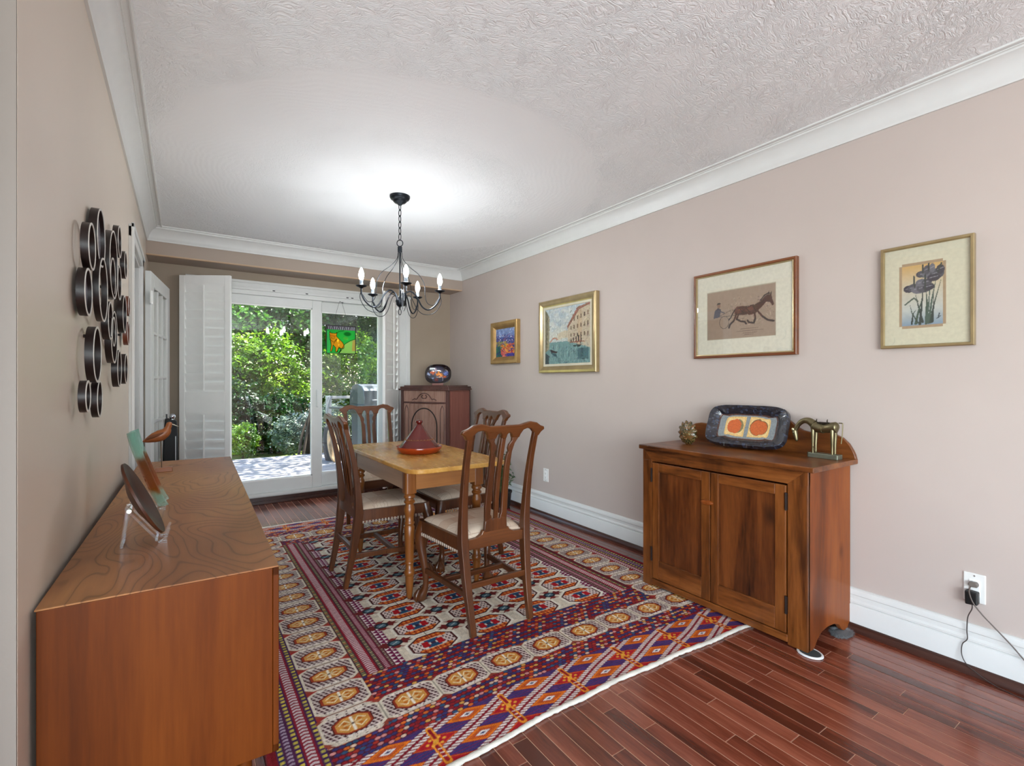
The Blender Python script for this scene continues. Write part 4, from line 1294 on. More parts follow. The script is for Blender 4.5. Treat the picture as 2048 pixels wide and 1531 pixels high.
MB().tube([H(1.108 , 0.955 + 0.0245 * math.sin(a), 0.0245 * math.cos(a)) for a in [k * math.pi / 10 for k in range(20)]], 0.0016, 6, closed=True).build('girth', M_BRASS, hr, smooth=True)
er = MB()
for s in (-1, 1):
    er.ball(H(1.243, 0.940, s * 0.011), (0.004, 0.006, 0.007), 10, 8)
    er.ball(H(1.240, 0.926, s * 0.0105), 0.0028, 8, 6)
er.build('ears', plain('pale brass', '#cfc7a0', 0.3, 0.8), hr, smooth=True)
rn = MB().tube([H(1.146, 0.868, -0.018), H(1.135, 0.850, -0.024), H(1.126, 0.838, -0.028)], 0.0018, 6).tube([H(1.229, 0.886, -0.008), H(1.236, 0.925, -0.012)], 0.0014, 6)
rn.build('bridle', M_BRASS, hr, smooth=True)
MB().prism([(1.034, -0.026), (1.165, -0.026), (1.180, 0.0), (1.165, 0.026), (1.034, 0.026)], CT - 0.0005, CT + 0.023, 'XY').xform(Matrix(((0, 1, 0, 0), (1, 0, 0, 0), (0, 0, 1, 0), (0, 0, 0, 1)))).build('base', M_PEWTER, hr, bevel=0.003)

# ------------------------------------------------------------------ corner gramophone cabinet
M_GRAM = wood('glare toned mahogany', '#75574b', '#957264', '#ab8878', 'Z', 0.28, fine=0.9, coat=0.2)  # paler mauve brown: glare on the front put into the wood colour
M_GRAM_D = wood('dark mahogany moulding', '#35211c', '#523530', '#6b4840', 'Z', 0.3)
M_GRAM_S = wood('red mahogany side', '#62382f', '#824d42', '#975f52', 'Z', 0.3, fine=0.8)
gm = thing('gramophone_cabinet', 'mahogany gramophone cabinet with arched double doors standing across the corner', 'cabinet', (2.25, 4.786, 0), math.radians(-60))
GW, GD, GH = 0.2965, 0.2175, 1.14
MB().prism(rounded(-GW - 0.02, GW + 0.02, -GD - 0.02, GD, 0.004, 2), GH - 0.050, GH - 0.034, 'XY').prism(rounded(-GW - 0.008, GW + 0.008, -GD - 0.008, GD, 0.004, 2), GH - 0.035, GH - 0.012, 'XY').prism(rounded(-GW + 0.02, GW - 0.02, -GD + 0.02, GD - 0.02, 0.004, 2), GH - 0.013, GH, 'XY').build('lid', M_GRAM_D, gm, bevel=0.006, seg=3)
box('carcass', -GW + 0.004, GW - 0.004, -GD + 0.014, GD, 0.09, GH - 0.049, M_GRAM_S, gm)
box('plinth', -GW - 0.01, GW + 0.01, -GD - 0.01, GD, 0.0, 0.095, M_GRAM_D, gm, bevel=0.005)
for s in (-1, 1):
    box('corner_post', s * GW - (0.032 if s > 0 else 0), s * GW + (0 if s > 0 else 0.032), -GD - 0.004, -GD + 0.03, 0.09, GH - 0.05, M_GRAM_D, gm, bevel=0.004)
    box('corner_post', s * GW - (0.022 if s > 0 else 0), s * GW + (0 if s > 0 else 0.022), GD - 0.03, GD + 0.001, 0.09, GH - 0.05, M_GRAM_D, gm, bevel=0.004)
fz = box('frieze_panel', -GW + 0.032, GW - 0.032, -GD + 0.004, -GD + 0.016, GH - 0.170, GH - 0.055, M_GRAM, gm, bevel=0.002)
cv = MB()
for s in (-1, 1):
    cv.tube(smooth_path([(s * 0.150, -GD + 0.001, GH - 0.152), (s * 0.118, -GD + 0.001, GH - 0.138), (s * 0.100, -GD + 0.001, GH - 0.146), (s * 0.075, -GD + 0.001, GH - 0.118), (s * 0.055, -GD + 0.001, GH - 0.098), (s * 0.030, -GD + 0.001, GH - 0.086), (0, -GD + 0.001, GH - 0.080)], 4), 0.0045, 8)
    cv.tube(smooth_path([(s * 0.006, -GD, GH - 0.135), (s * 0.026, -GD, GH - 0.128), (s * 0.030, -GD, GH - 0.110), (s * 0.016, -GD, GH - 0.100)], 4), 0.005, 8)
cv.build('carved_scroll', M_GRAM_D, fz, smooth=True)
box('cross_moulding', -GW + 0.030, GW - 0.030, -GD - 0.004, -GD + 0.016, GH - 0.186, GH - 0.169, M_GRAM_D, gm, bevel=0.004)
for s in (-1, 1):
    xa, xb = sorted((s * (GW - 0.034), s * (GW - 0.112)))
    pl = box('pilaster', xa, xb, -GD + 0.002, -GD + 0.016, 0.09, GH - 0.186, M_GRAM, gm, bevel=0.002)
    xm = (xa + xb) / 2
    MB().tube([(xm - 0.024, -GD, 0.15), (xm - 0.024, -GD, 0.86), (xm - 0.018, -GD, 0.90), (xm, -GD, 0.935), (xm + 0.018, -GD, 0.90), (xm + 0.024, -GD, 0.86), (xm + 0.024, -GD, 0.15)], 0.0035, 6).build('pointed_arch_bead', M_GRAM_D, pl, smooth=True)
    dx0, dx1 = sorted((s * 0.001, s * (GW - 0.115)))
    dr_ = box('door', dx0, dx1, -GD + 0.004, -GD + 0.016, 0.10, GH - 0.19, M_GRAM, gm, bevel=0.002)
    ar = [(s * 0.158, -GD + 0.001, 0.14), (s * 0.158, -GD + 0.001, 0.72)] + [(s * 0.158 * math.cos(a), -GD + 0.001, 0.72 + 0.185 * math.sin(a)) for a in [k * math.pi / 2 / 9 for k in range(1, 10)]]
    MB().tube(ar, 0.006, 8).build('arch_bead', plain('ebonised bead', '#1e1a1c', 0.3), dr_, smooth=True)
    MB().lathe([(0.001, 0), (0.008, 0.001), (0.010, 0.010), (0.001, 0.014)], 12, cap=False).xform(Matrix.Translation((s * 0.025, -GD + 0.004, 0.56)) @ Matrix.Rotation(math.pi / 2, 4, 'X')).build('knob', M_BRASS, dr_, smooth=True)
sp_ = MB().box(GW - 0.001, GW + 0.004, -GD + 0.04, GD - 0.03, 0.12, GH - 0.06)
sp_.build('side_panel', M_GRAM_S, gm, bevel=0.003)
MB().box(-GW - 0.004, -GW + 0.001, -GD + 0.04, GD - 0.03, 0.12, GH - 0.06).build('side_panel', M_GRAM_S, gm, bevel=0.003)

# oval dish on its little stand on top of it
def dish():
    root = thing('enamel_dish', 'oval dark enamel dish with orange and blue flowers propped on the gramophone cabinet', 'dish', (2.262, 4.765, GH + 0.012))
    root.rotation_euler = (math.radians(76), 0, math.radians(-32))
    Wd, Hd = 0.275, 0.212
    P = Paint(Wd, Hd, 0.0016, '#1d1416')
    cx, cy = Wd / 2, Hd / 2
    P.ell(cx, cy, 0.120, 0.090, '#2c2a3a')
    P.ell(cx, cy + 0.03, 0.095, 0.055, '#4a4860', 0.6, 0.8)
    rr = np.random.RandomState(8)
    pet = [('#d07a24', cx + 0.012, cy + 0.005, 0.036), ('#b5501f', cx - 0.062, cy + 0.022, 0.024), ('#5e6ea8', cx + 0.082, cy + 0.014, 0.024), ('#b3542a', cx + 0.070, cy - 0.030, 0.018),
           ('#8f9cba', cx - 0.100, cy + 0.002, 0.018), ('#6a2a22', cx - 0.02, cy - 0.058, 0.020), ('#7c8aa8', cx - 0.070, cy - 0.052, 0.013), ('#a48a9a', cx - 0.03, cy + 0.055, 0.014)]
    for c, x, y, rad in pet:
        for k in range(26):
            a, q = rr.rand() * 6.28, rr.rand() ** 0.5 * rad
            cc = np.array(C(c)[:3]) * (0.5 + rr.rand() * 1.1)
            P.ell(x + q * math.cos(a), y + q * math.sin(a), rad * 0.28, rad * 0.22, tuple(np.clip(cc, 0, 1)))
        P.ell(x, y, rad * 0.4, rad * 0.3, tuple(np.clip(np.array(C(c)[:3]) * 1.7, 0, 1)))
    for x0, y0, x1, y1 in ((-0.03, 0.01, -0.045, 0.07), (0.05, -0.03, 0.052, -0.075), (0.10, 0.03, 0.09, 0.06), (-0.02, -0.03, 0.05, -0.035)):
        P.line([(cx + x0, cy + y0), (cx + (x0 + x1) / 2 + 0.006, cy + (y0 + y1) / 2), (cx + x1, cy + y1)], 0.005, '#b9b0b4')
    def f(U, V):
        x, y = U - cx, V - cy
        k = np.maximum(np.abs(x) / (Wd / 2), np.abs(y) / (Hd / 2))
        q = 2.6
        n_ = (np.abs(x / (Wd / 2)) ** q + np.abs(y / (Hd / 2)) ** q) ** (1 / q)
        sc = np.where(n_ > 1e-6, k / np.maximum(n_, 1e-6), 1)
        return x * sc, y * sc + cy, 0.004 + 0.026 * k ** 3
    g = NT('glossy enamel')
    g.set(Base_Color=g.n('Attribute', {'attribute_name': 'paint'}).outputs['Color'], Roughness=0.15, Coat_Weight=0.5)
    o = P.mesh('painted_face', g.m, f, 1, root)
    s = o.modifiers.new('thickness', 'SOLIDIFY'); s.thickness = 0.004; s.offset = -1
dish()
ds = thing('dish_stand', 'small wooden plate stand holding the enamel dish', 'plate stand', (2.262, 4.765, GH), math.radians(-32))
MB().box(-0.060, 0.060, -0.034, 0.066, -0.0004, 0.008).box(-0.060, 0.060, -0.036, -0.028, 0.007, 0.022).build('stand_base', M_GRAM_S, ds, bevel=0.002)
MB().sweep([(0, 0.020, 0.006), (0, 0.062, 0.110)], [(-0.012, -0.003), (0.012, -0.003), (0.012, 0.003), (-0.012, 0.003)]).build('back_prop', M_GRAM_S, ds)

# ------------------------------------------------------------------ tagine
M_TAG = plain('glossy maroon glaze', '#591613', 0.12, vary=0.08, coat=0.4)
M_TAGB = plain('orange brown glaze', '#92330f', 0.18, vary=0.1, coat=0.3)
tg = thing('tagine', 'maroon glazed tagine with conical lid on the pine table', 'tagine', (1.222, 2.845, 0.74))
MB().lathe([(0.001, 0.0), (0.118, 0.0), (0.128, 0.006), (0.137, 0.022), (0.141, 0.036), (0.139, 0.039), (0.133, 0.036), (0.118, 0.028), (0.001, 0.026)], 48, cap=False).build('dish', M_TAGB, tg, smooth=True, sharp=1.2)
lid = MB().lathe([(0.116, 0.027), (0.124, 0.033), (0.121, 0.040), (0.098, 0.068), (0.066, 0.108), (0.036, 0.146), (0.021, 0.165), (0.0155, 0.172), (0.013, 0.176)], 48, cap=True).build('lid', M_TAG, tg, smooth=True, sharp=1.2)
MB().lathe([(0.011, 0.173), (0.014, 0.176), (0.0215, 0.184), (0.0225, 0.192), (0.019, 0.198), (0.001, 0.201)], 24, cap=False).build('knob', M_TAG, lid, smooth=True)
rm = MB()
for k in range(26):
    a = 2 * math.pi * k / 26
    rr = 0.0885
    rm.tube([((rr + 0.001) * math.cos(a), (rr + 0.001) * math.sin(a), 0.0795), ((rr - 0.002) * math.cos(a + 0.10), (rr - 0.002) * math.sin(a + 0.10), 0.084), ((rr + 0.001) * math.cos(a + 0.18), (rr + 0.001) * math.sin(a + 0.18), 0.0795)], 0.0016, 5)
rm.build('painted_band', plain('dark gold line', '#8a5a28', 0.4), lid, smooth=True)
# ------------------------------------------------------------------ louvred shutters at the glass door
def shutter(name, label, panels):
    root = thing(name, label, 'shutter', (0, 0, 0), group='white louvred shutters at the patio door')
    for (ax, ay), (bx, by) in panels:
        d = Vector((bx - ax, by - ay, 0))
        Wp = d.length
        p = bpy.data.objects.new('shutter_panel', None); COL.objects.link(p)
        p.parent = root
        p.location = (ax, ay, 0.085)
        p.rotation_euler = (0, 0, math.atan2(d.y, d.x))
        Hp, T, S = 2.025, 0.028, 0.048
        for x in (0, Wp - S): box('stile', x, x + S, -T / 2, T / 2, 0, Hp, M_SHUT, p, bevel=0.003)
        for z0, z1 in ((0, 0.10), (0.82, 1.005), (Hp - 0.075, Hp)):
            box('rail', S, Wp - S, -T / 2 + 0.001, T / 2 - 0.001, z0, z1, M_SHUT, p, bevel=0.002)
        lm = None
        for z0, z1 in ((0.10, 0.82), (1.005, Hp - 0.075)):
            n = int(round((z1 - z0) / 0.0785))
            pt = (z1 - z0) / n
            for k in range(n):
                z = z0 + pt * (k + 0.5)
                if lm is None:
                    m = MB()
                    ell = [(0.0445 * math.cos(a), 0.0045 * math.sin(a)) for a in [q * math.pi / 5 for q in range(10)]]
                    m.prism([(u, v) for u, v in ell], S + 0.001, Wp - S - 0.001, 'YZ')
                    o = m.build('louver', M_SHUT, p, smooth=True, sharp=1.0)
                    lm = o.data
                else:
                    o = bpy.data.objects.new('louver', lm); COL.objects.link(o); o.parent = p
                o.location = (0, 0, z)
                o.rotation_euler = (math.radians(-74), 0, 0)
            box('tilt_rod', Wp / 2 - 0.006, Wp / 2 + 0.006, -0.036, -0.025, z0 + 0.01, z1 - 0.015, M_SHUT, p, bevel=0.002)
    return root
shutter('folding_shutter', 'white folding louvred shutter swung open beside the glazed door', [((-0.020, 5.165), (0.352, 4.938)), ((-0.012, 5.212), (0.300, 5.225))])
shutter('folding_shutter', 'white folding louvred shutter in shade next to the gramophone cabinet', [((1.705, 4.872), (1.985, 5.205))])

# ------------------------------------------------------------------ slim black case behind the sideboard
cs = thing('carrying_case', 'slim black upright case with chrome knob leaning behind the sideboard end', 'case', (-0.078, 4.60, 0))
MB().prism([(-0.055, 0.0), (0.055, 0.0), (0.054, 0.45), (0.047, 0.75), (0.040, 0.88), (-0.034, 0.90), (-0.046, 0.75), (-0.055, 0.4)], -0.05, 0.05, 'XZ').build('case_body', plain('black nylon', '#0b0c0e', 0.6, bump=0.3), cs, bevel=0.012, seg=3)
MB().ball((0.012, -0.035, 0.912), 0.021, 14, 10).tube([(0.012, -0.035, 0.885), (0.012, -0.035, 0.905)], 0.010, 10).build('knob', plain('chrome', '#c9ccd4', 0.12, 1.0), cs, smooth=True)
MB().tube([(-0.025, 0.0, 0.89), (-0.025, 0.0, 0.93)], 0.006, 8).build('stem', plain('chrome stem', '#9a9ca4', 0.2, 1.0), cs, smooth=True)
box('reflective_strip', 0.030, 0.036, -0.053, -0.049, 0.55, 0.76, plain('pale grey strip', '#b8bcc0', 0.4), cs)

# ------------------------------------------------------------------ chandelier
M_WROUGHT = plain('blue black wrought iron', '#23272d', 0.35, 0.75, vary=0.15)
M_SLEEVE = plain('grey candle sleeve', '#8d97a3', 0.35, 0.3)
cd = thing('chandelier', 'black wrought iron chandelier with five lit candle bulbs over the pine table', 'chandelier', (1.225, 3.18, 0))
MB().lathe([(0.001, 2.4405), (0.068, 2.4405), (0.068, 2.430), (0.062, 2.418), (0.046, 2.410), (0.046, 2.404), (0.036, 2.394), (0.018, 2.388), (0.012, 2.378), (0.001, 2.376)], 32, cap=False).build('ceiling_canopy', M_WROUGHT, cd, smooth=True, sharp=0.9)
def link(z, h, w, rot, r=0.0028):
    pts = []
    for k in range(16):
        a = 2 * math.pi * k / 16
        x, zz = w * math.cos(a), (h / 2) * math.sin(a)
        pts.append((x * math.cos(rot), x * math.sin(rot), z + zz))
    return MB().tube(pts, r, 6, closed=True)
zc = 2.366
for k in range(6):
    link(zc, 0.050, 0.0095, math.pi / 2 * (k % 2) + 0.5).build('chain_link', M_WROUGHT, cd, smooth=True)
    zc -= 0.0405
link(2.120, 0.044, 0.020, -0.6, 0.0032).build('hanging_ring', M_WROUGHT, cd, smooth=True)
MB().lathe([(0.001, 2.099), (0.013, 2.097), (0.016, 2.090), (0.014, 2.085), (0.016, 2.078), (0.014, 2.072), (0.016, 2.066), (0.013, 2.058), (0.001, 2.056)], 16, cap=False).build('collar', M_WROUGHT, cd, smooth=True)
MB().lathe([(0.0045, 2.06), (0.0045, 1.76), (0.010, 1.752), (0.014, 1.742), (0.026, 1.738), (0.030, 1.726), (0.026, 1.715), (0.024, 1.700), (0.014, 1.690), (0.007, 1.686), (0.006, 1.676), (0.001, 1.674)], 20, cap=False).build('stem', M_WROUGHT, cd, smooth=True, sharp=0.9)
link(1.652, 0.040, 0.009, -0.6, 0.0026).build('finial_loop', M_WROUGHT, cd, smooth=True)
M_BULB = NT('glowing bulb')
M_BULB.set(Base_Color='#ffffff', Emission_Color=(0.92, 0.97, 1.0, 1), Emission_Strength=125.0)
M_BULB = M_BULB.m
for k in range(5):
    a0 = math.radians(3 + 72 * k) - YAW
    ca, sa = math.cos(a0), math.sin(a0)
    def R(r, z, t=0.0): return (r * ca - t * sa, r * sa + t * ca, z)
    arm = MB()
    arm.tube(smooth_path([R(0.018, 1.722), R(0.035, 1.775), R(0.075, 1.792), R(0.115, 1.755), R(0.150, 1.690), R(0.195, 1.668), R(0.243, 1.700), R(0.268, 1.745), R(0.270, 1.785)], 5), 0.0052, 8)
    ao = arm.build('arm', M_WROUGHT, cd, smooth=True)
    wire = MB()
    wire.tube(smooth_path([R(0.012, 2.060), R(0.022, 2.010), R(0.070, 1.955), R(0.130, 1.905), R(0.165, 1.840), R(0.170, 1.770), R(0.185, 1.715), R(0.225, 1.700), R(0.262, 1.742)], 5), 0.0022, 6)
    wire.tube(smooth_path([R(0.270, 1.770), R(0.278, 1.715), R(0.235, 1.650), R(0.170, 1.636), R(0.120, 1.668), R(0.070, 1.760), R(0.030, 1.760)], 5), 0.0022, 6)
    wire.build('wire_scroll', M_WROUGHT, ao, smooth=True)
    MB().lathe([(0.006, 1.780), (0.014, 1.786), (0.030, 1.792), (0.036, 1.798), (0.034, 1.800), (0.012, 1.796), (0.012, 1.788)], 20, R(0.270, 0.0), cap=False).build('drip_pan', M_WROUGHT, ao, smooth=True)
    MB().lathe([(0.011, 1.794), (0.0115, 1.832), (0.009, 1.836)], 14, R(0.270, 0.0)).build('candle_sleeve', M_SLEEVE, ao, smooth=True)
    MB().lathe([(0.008, 1.834), (0.0125, 1.846), (0.0165, 1.862), (0.0160, 1.876), (0.0115, 1.894), (0.0055, 1.909), (0.001, 1.915)], 16, R(0.270, 0.0)).build('bulb', M_BULB, ao, smooth=True)

# ------------------------------------------------------------------ framed pictures on the right-hand wall
def frame_mesh(y0, y1, z0, z1, prof):
    m = MB()
    n = len(prof)
    for d, h in prof:
        m.v += [(XR - h, y0 + d, z0 + d), (XR - h, y1 - d, z0 + d), (XR - h, y1 - d, z1 - d), (XR - h, y0 + d, z1 - d)]
    for i in range(n - 1):
        for k in range(4):
            k2 = (k + 1) % 4
            m.f.append((i * 4 + k, i * 4 + k2, (i + 1) * 4 + k2, (i + 1) * 4 + k))
    return m
M_GOLD = plain('soft gold leaf', '#b08f5c', 0.38, 0.6, vary=0.12)
M_GOLDB = plain('bright gold', '#b39f77', 0.3, 0.75, vary=0.1)
M_LINER = plain('linen liner', '#c9c2ae', 0.8)
M_FRAMEB = wood('brown picture frame', '#4a2512', '#6e3c1e', '#85502b', 'Y', 0.3)
M_PGLASS = glass('picture glass', (1, 1, 1, 1), 0.05)
def canvas(P, parent, y1, z0, h, name='picture', rough=0.6):
    return P.mesh(name, painted('painted picture ' + parent.name, rough, spec=0.3), lambda U, V: (np.full_like(U, XR - h), y1 - U, z0 + V), 1, parent)

# 1 small flower landscape
p1 = thing('framed_painting', 'small blue and orange flower landscape in a thick gold frame', 'picture')
frame_mesh(3.806, 4.280, 1.358, 1.775, [(0, 0), (0, 0.040), (0.006, 0.044), (0.030, 0.044), (0.045, 0.036), (0.058, 0.026), (0.066, 0.020), (0.070, 0.016)]).build('frame', M_GOLD, p1, bevel=0.0)
P = Paint(0.346, 0.289, 0.0026, '#3a4a7c')
rr = np.random.RandomState(21)
P.vgrad(0.19, 0.289, '#5a72b0', '#8ea3cc')
def daub(n, x0, x1, y0, y1, cols, s=0.010):
    for i in range(n):
        c = np.array(C(cols[rr.randint(len(cols))])[:3]) * (0.75 + 0.5 * rr.rand())
        P.ell(x0 + rr.rand() * (x1 - x0), y0 + rr.rand() * (y1 - y0), s * (0.5 + rr.rand()), s * 0.6 * (0.5 + rr.rand()), tuple(np.clip(c, 0, 1)), 0.85)
daub(160, 0, 0.35, 0.2, 0.29, ['#7c90c4', '#94a8d0', '#6a7cb6', '#a9b6d2'])
daub(170, 0, 0.35, 0.12, 0.22, ['#4a4f94', '#5b4a86', '#3b57a0', '#7a6fa6', '#8f5d7a'])
daub(120, 0, 0.20, 0.09, 0.16, ['#8f8f4c', '#a8803a', '#5f7a54', '#b0a060'])
daub(170, 0, 0.13, 0.0, 0.11, ['#24564f', '#2c6c66', '#1e3f5c', '#3f7a5a'])
daub(190, 0.12, 0.35, 0.0, 0.10, ['#2b2f86', '#33308f', '#5a3fa0', '#1f2a6c'])
daub(120, 0.10, 0.33, 0.04, 0.13, ['#d25a22', '#e08030', '#c23a2a', '#e0a040'], 0.011)
daub(50, 0.11, 0.19, 0.0, 0.06, ['#d86a6a', '#e09070', '#c84a4a'])
daub(12, 0.05, 0.3, 0.14, 0.23, ['#dcdce6'], 0.009)
P.smear(260, 0.008, 5, 0.15)
canvas(P, p1, 4.280 - 0.064, 1.358 + 0.064, 0.017)

# 2 canal with buildings
p2 = thing('framed_painting', 'canal scene with boats and old houses in a wide gold frame', 'picture')
frame_mesh(2.743, 3.468, 1.255, 1.880, [(0, 0), (0, 0.034), (0.004, 0.038), (0.022, 0.040), (0.034, 0.034), (0.046, 0.027), (0.056, 0.024)]).build('frame', M_GOLDB, p2)
frame_mesh(2.799, 3.412, 1.311, 1.824, [(0, 0.018), (0, 0.026), (0.018, 0.026), (0.020, 0.020)]).build('liner', M_LINER, p2)
w_, h_ = 0.573, 0.473
P = Paint(w_, h_, 0.0030, '#b9c0bc')
rr = np.random.RandomState(4)
P.vgrad(0.22, 0.473, '#c6c6ba', '#b0bcc2')
for i in range(60):
    P.ell(0.06 + rr.rand() * 0.32, 0.28 + rr.rand() * 0.18, 0.02 + 0.03 * rr.rand(), 0.008 + 0.012 * rr.rand(), ['#cfcfc6', '#a5b0b6', '#bfc2ba', '#98a6b0'][rr.randint(4)], 0.5, 0.5)
P.rect(0, w_, 0, 0.185, '#71908f')
P.poly([(0.17, 0.20), (0.27, 0.215), (0.37, 0.20), (0.37, 0.25), (0.27, 0.275), (0.17, 0.255)], '#c4b8a0')
P.poly([(0.30, 0.18), (w_, 0.12), (w_, 0.46), (0.44, 0.43), (0.30, 0.29)], '#b9aa94')
P.poly([(0.30, 0.29), (0.44, 0.43), (w_, 0.46), (w_, 0.473), (0.42, 0.45), (0.29, 0.305)], '#94685a')
P.poly([(0.42, 0.15), (0.475, 0.14), (0.475, 0.44), (0.42, 0.41)], '#b99f80', 0.6)
for j in range(3):
    for i in range(6):
        x = 0.335 + i * 0.040
        t = (x - 0.3) / 0.27
        y = 0.215 + 0.055 * j + t * (0.03 * j)
        P.rect(x, x + 0.011 + 0.004 * t, y, y + 0.026 + 0.01 * t, ['#5a4a42', '#6c5a4a', '#7b6450'][rr.randint(3)])
for i in range(5):
    x = 0.335 + i * 0.030
    P.poly([(x, 0.172), (x + 0.016, 0.170), (x + 0.016, 0.205 + 0.006 * i), (x, 0.203 + 0.006 * i)], '#4a403c')
P.rect(0.33, 0.50, 0.168 , 0.176, '#8a5a48')
P.poly([(0, 0.10), (0.055, 0.13), (0.062, 0.40), (0.03, 0.445), (0, 0.473)], '#77725e')
P.poly([(0.030, 0.12), (0.055, 0.13), (0.062, 0.40), (0.040, 0.42)], '#8f8870')
for i in range(6): P.rect(0.014 + 0.003 * i, 0.022 + 0.003 * i, 0.17 + 0.042 * i, 0.19 + 0.042 * i, '#4a4438')
P.poly([(0.06, 0.185), (0.10, 0.222), (0.14, 0.228), (0.175, 0.205), (0.165, 0.20), (0.135, 0.214), (0.105, 0.208), (0.075, 0.185)], '#b3806a')
for i in range(150):
    x, y = 0.10 + rr.rand() * 0.45, rr.rand() * 0.17
    P.line([(x, y), (x + 0.004 * rr.randn(), y - 0.02 - 0.03 * rr.rand())], 0.006, ['#4d6c70', '#86a09e', '#567478', '#94aaa6', '#446067'][rr.randint(5)], 0.6)
P.rect(0.42, 0.55, 0.03, 0.12, '#4b686c'); P.rect(0.46, 0.49, 0.05, 0.12, '#3c565b')
P.poly([(0, 0), (0.05, 0), (0.06, 0.07), (0, 0.10)], '#3f4a4c')
P.poly([(0.055, 0.125), (0.085, 0.100), (0.15, 0.090), (0.175, 0.102), (0.15, 0.106), (0.09, 0.122)], '#3a3234')
P.poly([(0.07, 0.10), (0.15, 0.085), (0.17, 0.050), (0.12, 0.07)], '#35525a')
P.poly([(0.36, 0.150), (0.375, 0.136), (0.45, 0.132), (0.475, 0.152), (0.45, 0.146), (0.38, 0.146)], '#2e3636')
P.line([(0.45, 0.145), (0.46, 0.165)], 0.004, '#2e3030')
for i in range(6): P.line([(0.475 + i * 0.013, 0.028 + 0.004 * (i % 2)), (0.481 + i * 0.013, 0.036)], 0.003, '#2d3c40')
P.smear(1500, 0.007, 3)
P.line([(0.30, 0.292), (0.44, 0.432), (w_, 0.462)], 0.004, '#7c4a40')
canvas(P, p2, 3.392, 1.331, 0.021)

# 3 trotting horse print
p3 = thing('framed_print', 'print of a trotting horse and driver, cream mount, thin brown frame', 'picture')
frame_mesh(1.272, 1.885, 1.320, 1.832, [(0, 0), (0, 0.026), (0.003, 0.029), (0.012, 0.029), (0.015, 0.025)]).build('frame', M_FRAMEB, p3)
frame_mesh(1.287, 1.870, 1.335, 1.817, [(0, 0.016), (0, 0.026), (0.006, 0.0245), (0.007, 0.016)]).build('gold_lip', M_GOLDB, p3)
w_, h_ = 0.573, 0.472
P = Paint(w_, h_, 0.0026, '#e0dbc8')
bx0, bx1, by0, by1 = 0.070, 0.478, 0.092, 0.372
P.rect(bx0 - 0.003, bx1 + 0.003, by0 - 0.003, by1 + 0.003, '#bcb49c')
P.rect(bx0, bx1, by0, by1, '#a08a78')
S = lambda x, y: (bx0 + x * (bx1 - bx0), by0 + y * (by1 - by0))
br_, dk, lt = '#4a2a22', '#2a2224', '#6f4436'
P.poly([S(*q) for q in ((.42, .56), (.46, .63), (.54, .64), (.62, .61), (.70, .64), (.76, .62), (.79, .55), (.76, .48), (.68, .44), (.58, .45), (.48, .46), (.43, .49))], br_)
P.ell(*S(.48, .55), 0.026, 0.026, lt, 0.7, 0.8)
P.ell(*S(.66, .54), 0.034, 0.020, '#7a4a3a', 0.6, 0.8)
P.poly([S(*q) for q in ((.72, .63), (.80, .68), (.86, .77), (.91, .80), (.95, .79), (.96, .70), (.985, .60), (.965, .56), (.93, .64), (.88, .66), (.83, .58), (.78, .52))], br_)
P.smear(420, 0.004, 7, 0.35, (S(.34, 0)[0], S(.98, 0)[0], S(0, .24)[1], S(0, .82)[1]))
for q in ((.50, .60, .56, .50), (.60, .58, .66, .48), (.70, .60, .74, .50), (.80, .64, .86, .70)):
    P.line([S(q[0], q[1]), S(q[2], q[3])], 0.004, '#1f1718')
P.poly([S(*q) for q in ((.90, .80), (.915, .86), (.93, .80))], dk); P.poly([S(*q) for q in ((.93, .80), (.95, .85), (.955, .79))], dk)
P.line([S(.80, .70), S(.86, .79), S(.91, .82)], 0.007, dk)
for leg in (((.76, .50), (.83, .38), (.90, .30), (.98, .27)), ((.72, .48), (.73, .36), (.71, .27), (.64, .29), (.62, .33)), ((.46, .50), (.42, .36), (.36, .28), (.345, .22)), ((.49, .48), (.46, .38), (.52, .33), (.58, .31), (.60, .27))):
    P.line([S(*q) for q in leg], 0.011, br_); P.line([S(*q) for q in leg[1:]], 0.008, dk)
P.line([S(.43, .57), S(.40, .50), S(.37, .42), S(.34, .38)], 0.007, dk)
P.line([S(.20, .46), S(.40, .46), S(.74, .52)], 0.003, dk)
P.line([S(.14, .45), S(.34, .56), S(.60, .62), S(.93, .66)], 0.002, dk)
P.poly([S(*q) for q in ((.10, .44), (.12, .60), (.17, .66), (.22, .62), (.20, .46))], '#4a4652')
P.ell(*S(.185, .70), 0.011, 0.014, '#8a6a5a'); P.poly([S(*q) for q in ((.15, .72), (.22, .735), (.20, .77), (.165, .76))], '#33302f')
P.line([S(.18, .60), S(.27, .54)], 0.007, '#55505a')
for k in range(20):
    a0, a1 = k * math.pi / 10, (k + 1) * math.pi / 10
    P.line([(S(.27, .34)[0] + 0.030 * math.cos(a0), S(.27, .34)[1] + 0.036 * math.sin(a0)), (S(.27, .34)[0] + 0.030 * math.cos(a1), S(.27, .34)[1] + 0.036 * math.sin(a1))], 0.003, '#4c4442')
for k, (xa, xb, y) in enumerate(((.52, .78, .17), (.46, .84, .125), (.55, .74, .085), (.58, .70, .05))):
    x = xa
    while x < xb:
        P.line([S(x, y), S(x + 0.018, y + 0.004)], 0.0028, '#6d5a4e')
        x += 0.026
P.line([S(.38, .20), S(.98, .20)], 0.002, '#8a7464')
canvas(P, p3, 1.865, 1.340, 0.017, rough=0.8)
box('glass_pane', XR - 0.0215, XR - 0.0195, 1.290, 1.867, 1.338, 1.814, M_PGLASS, p3)

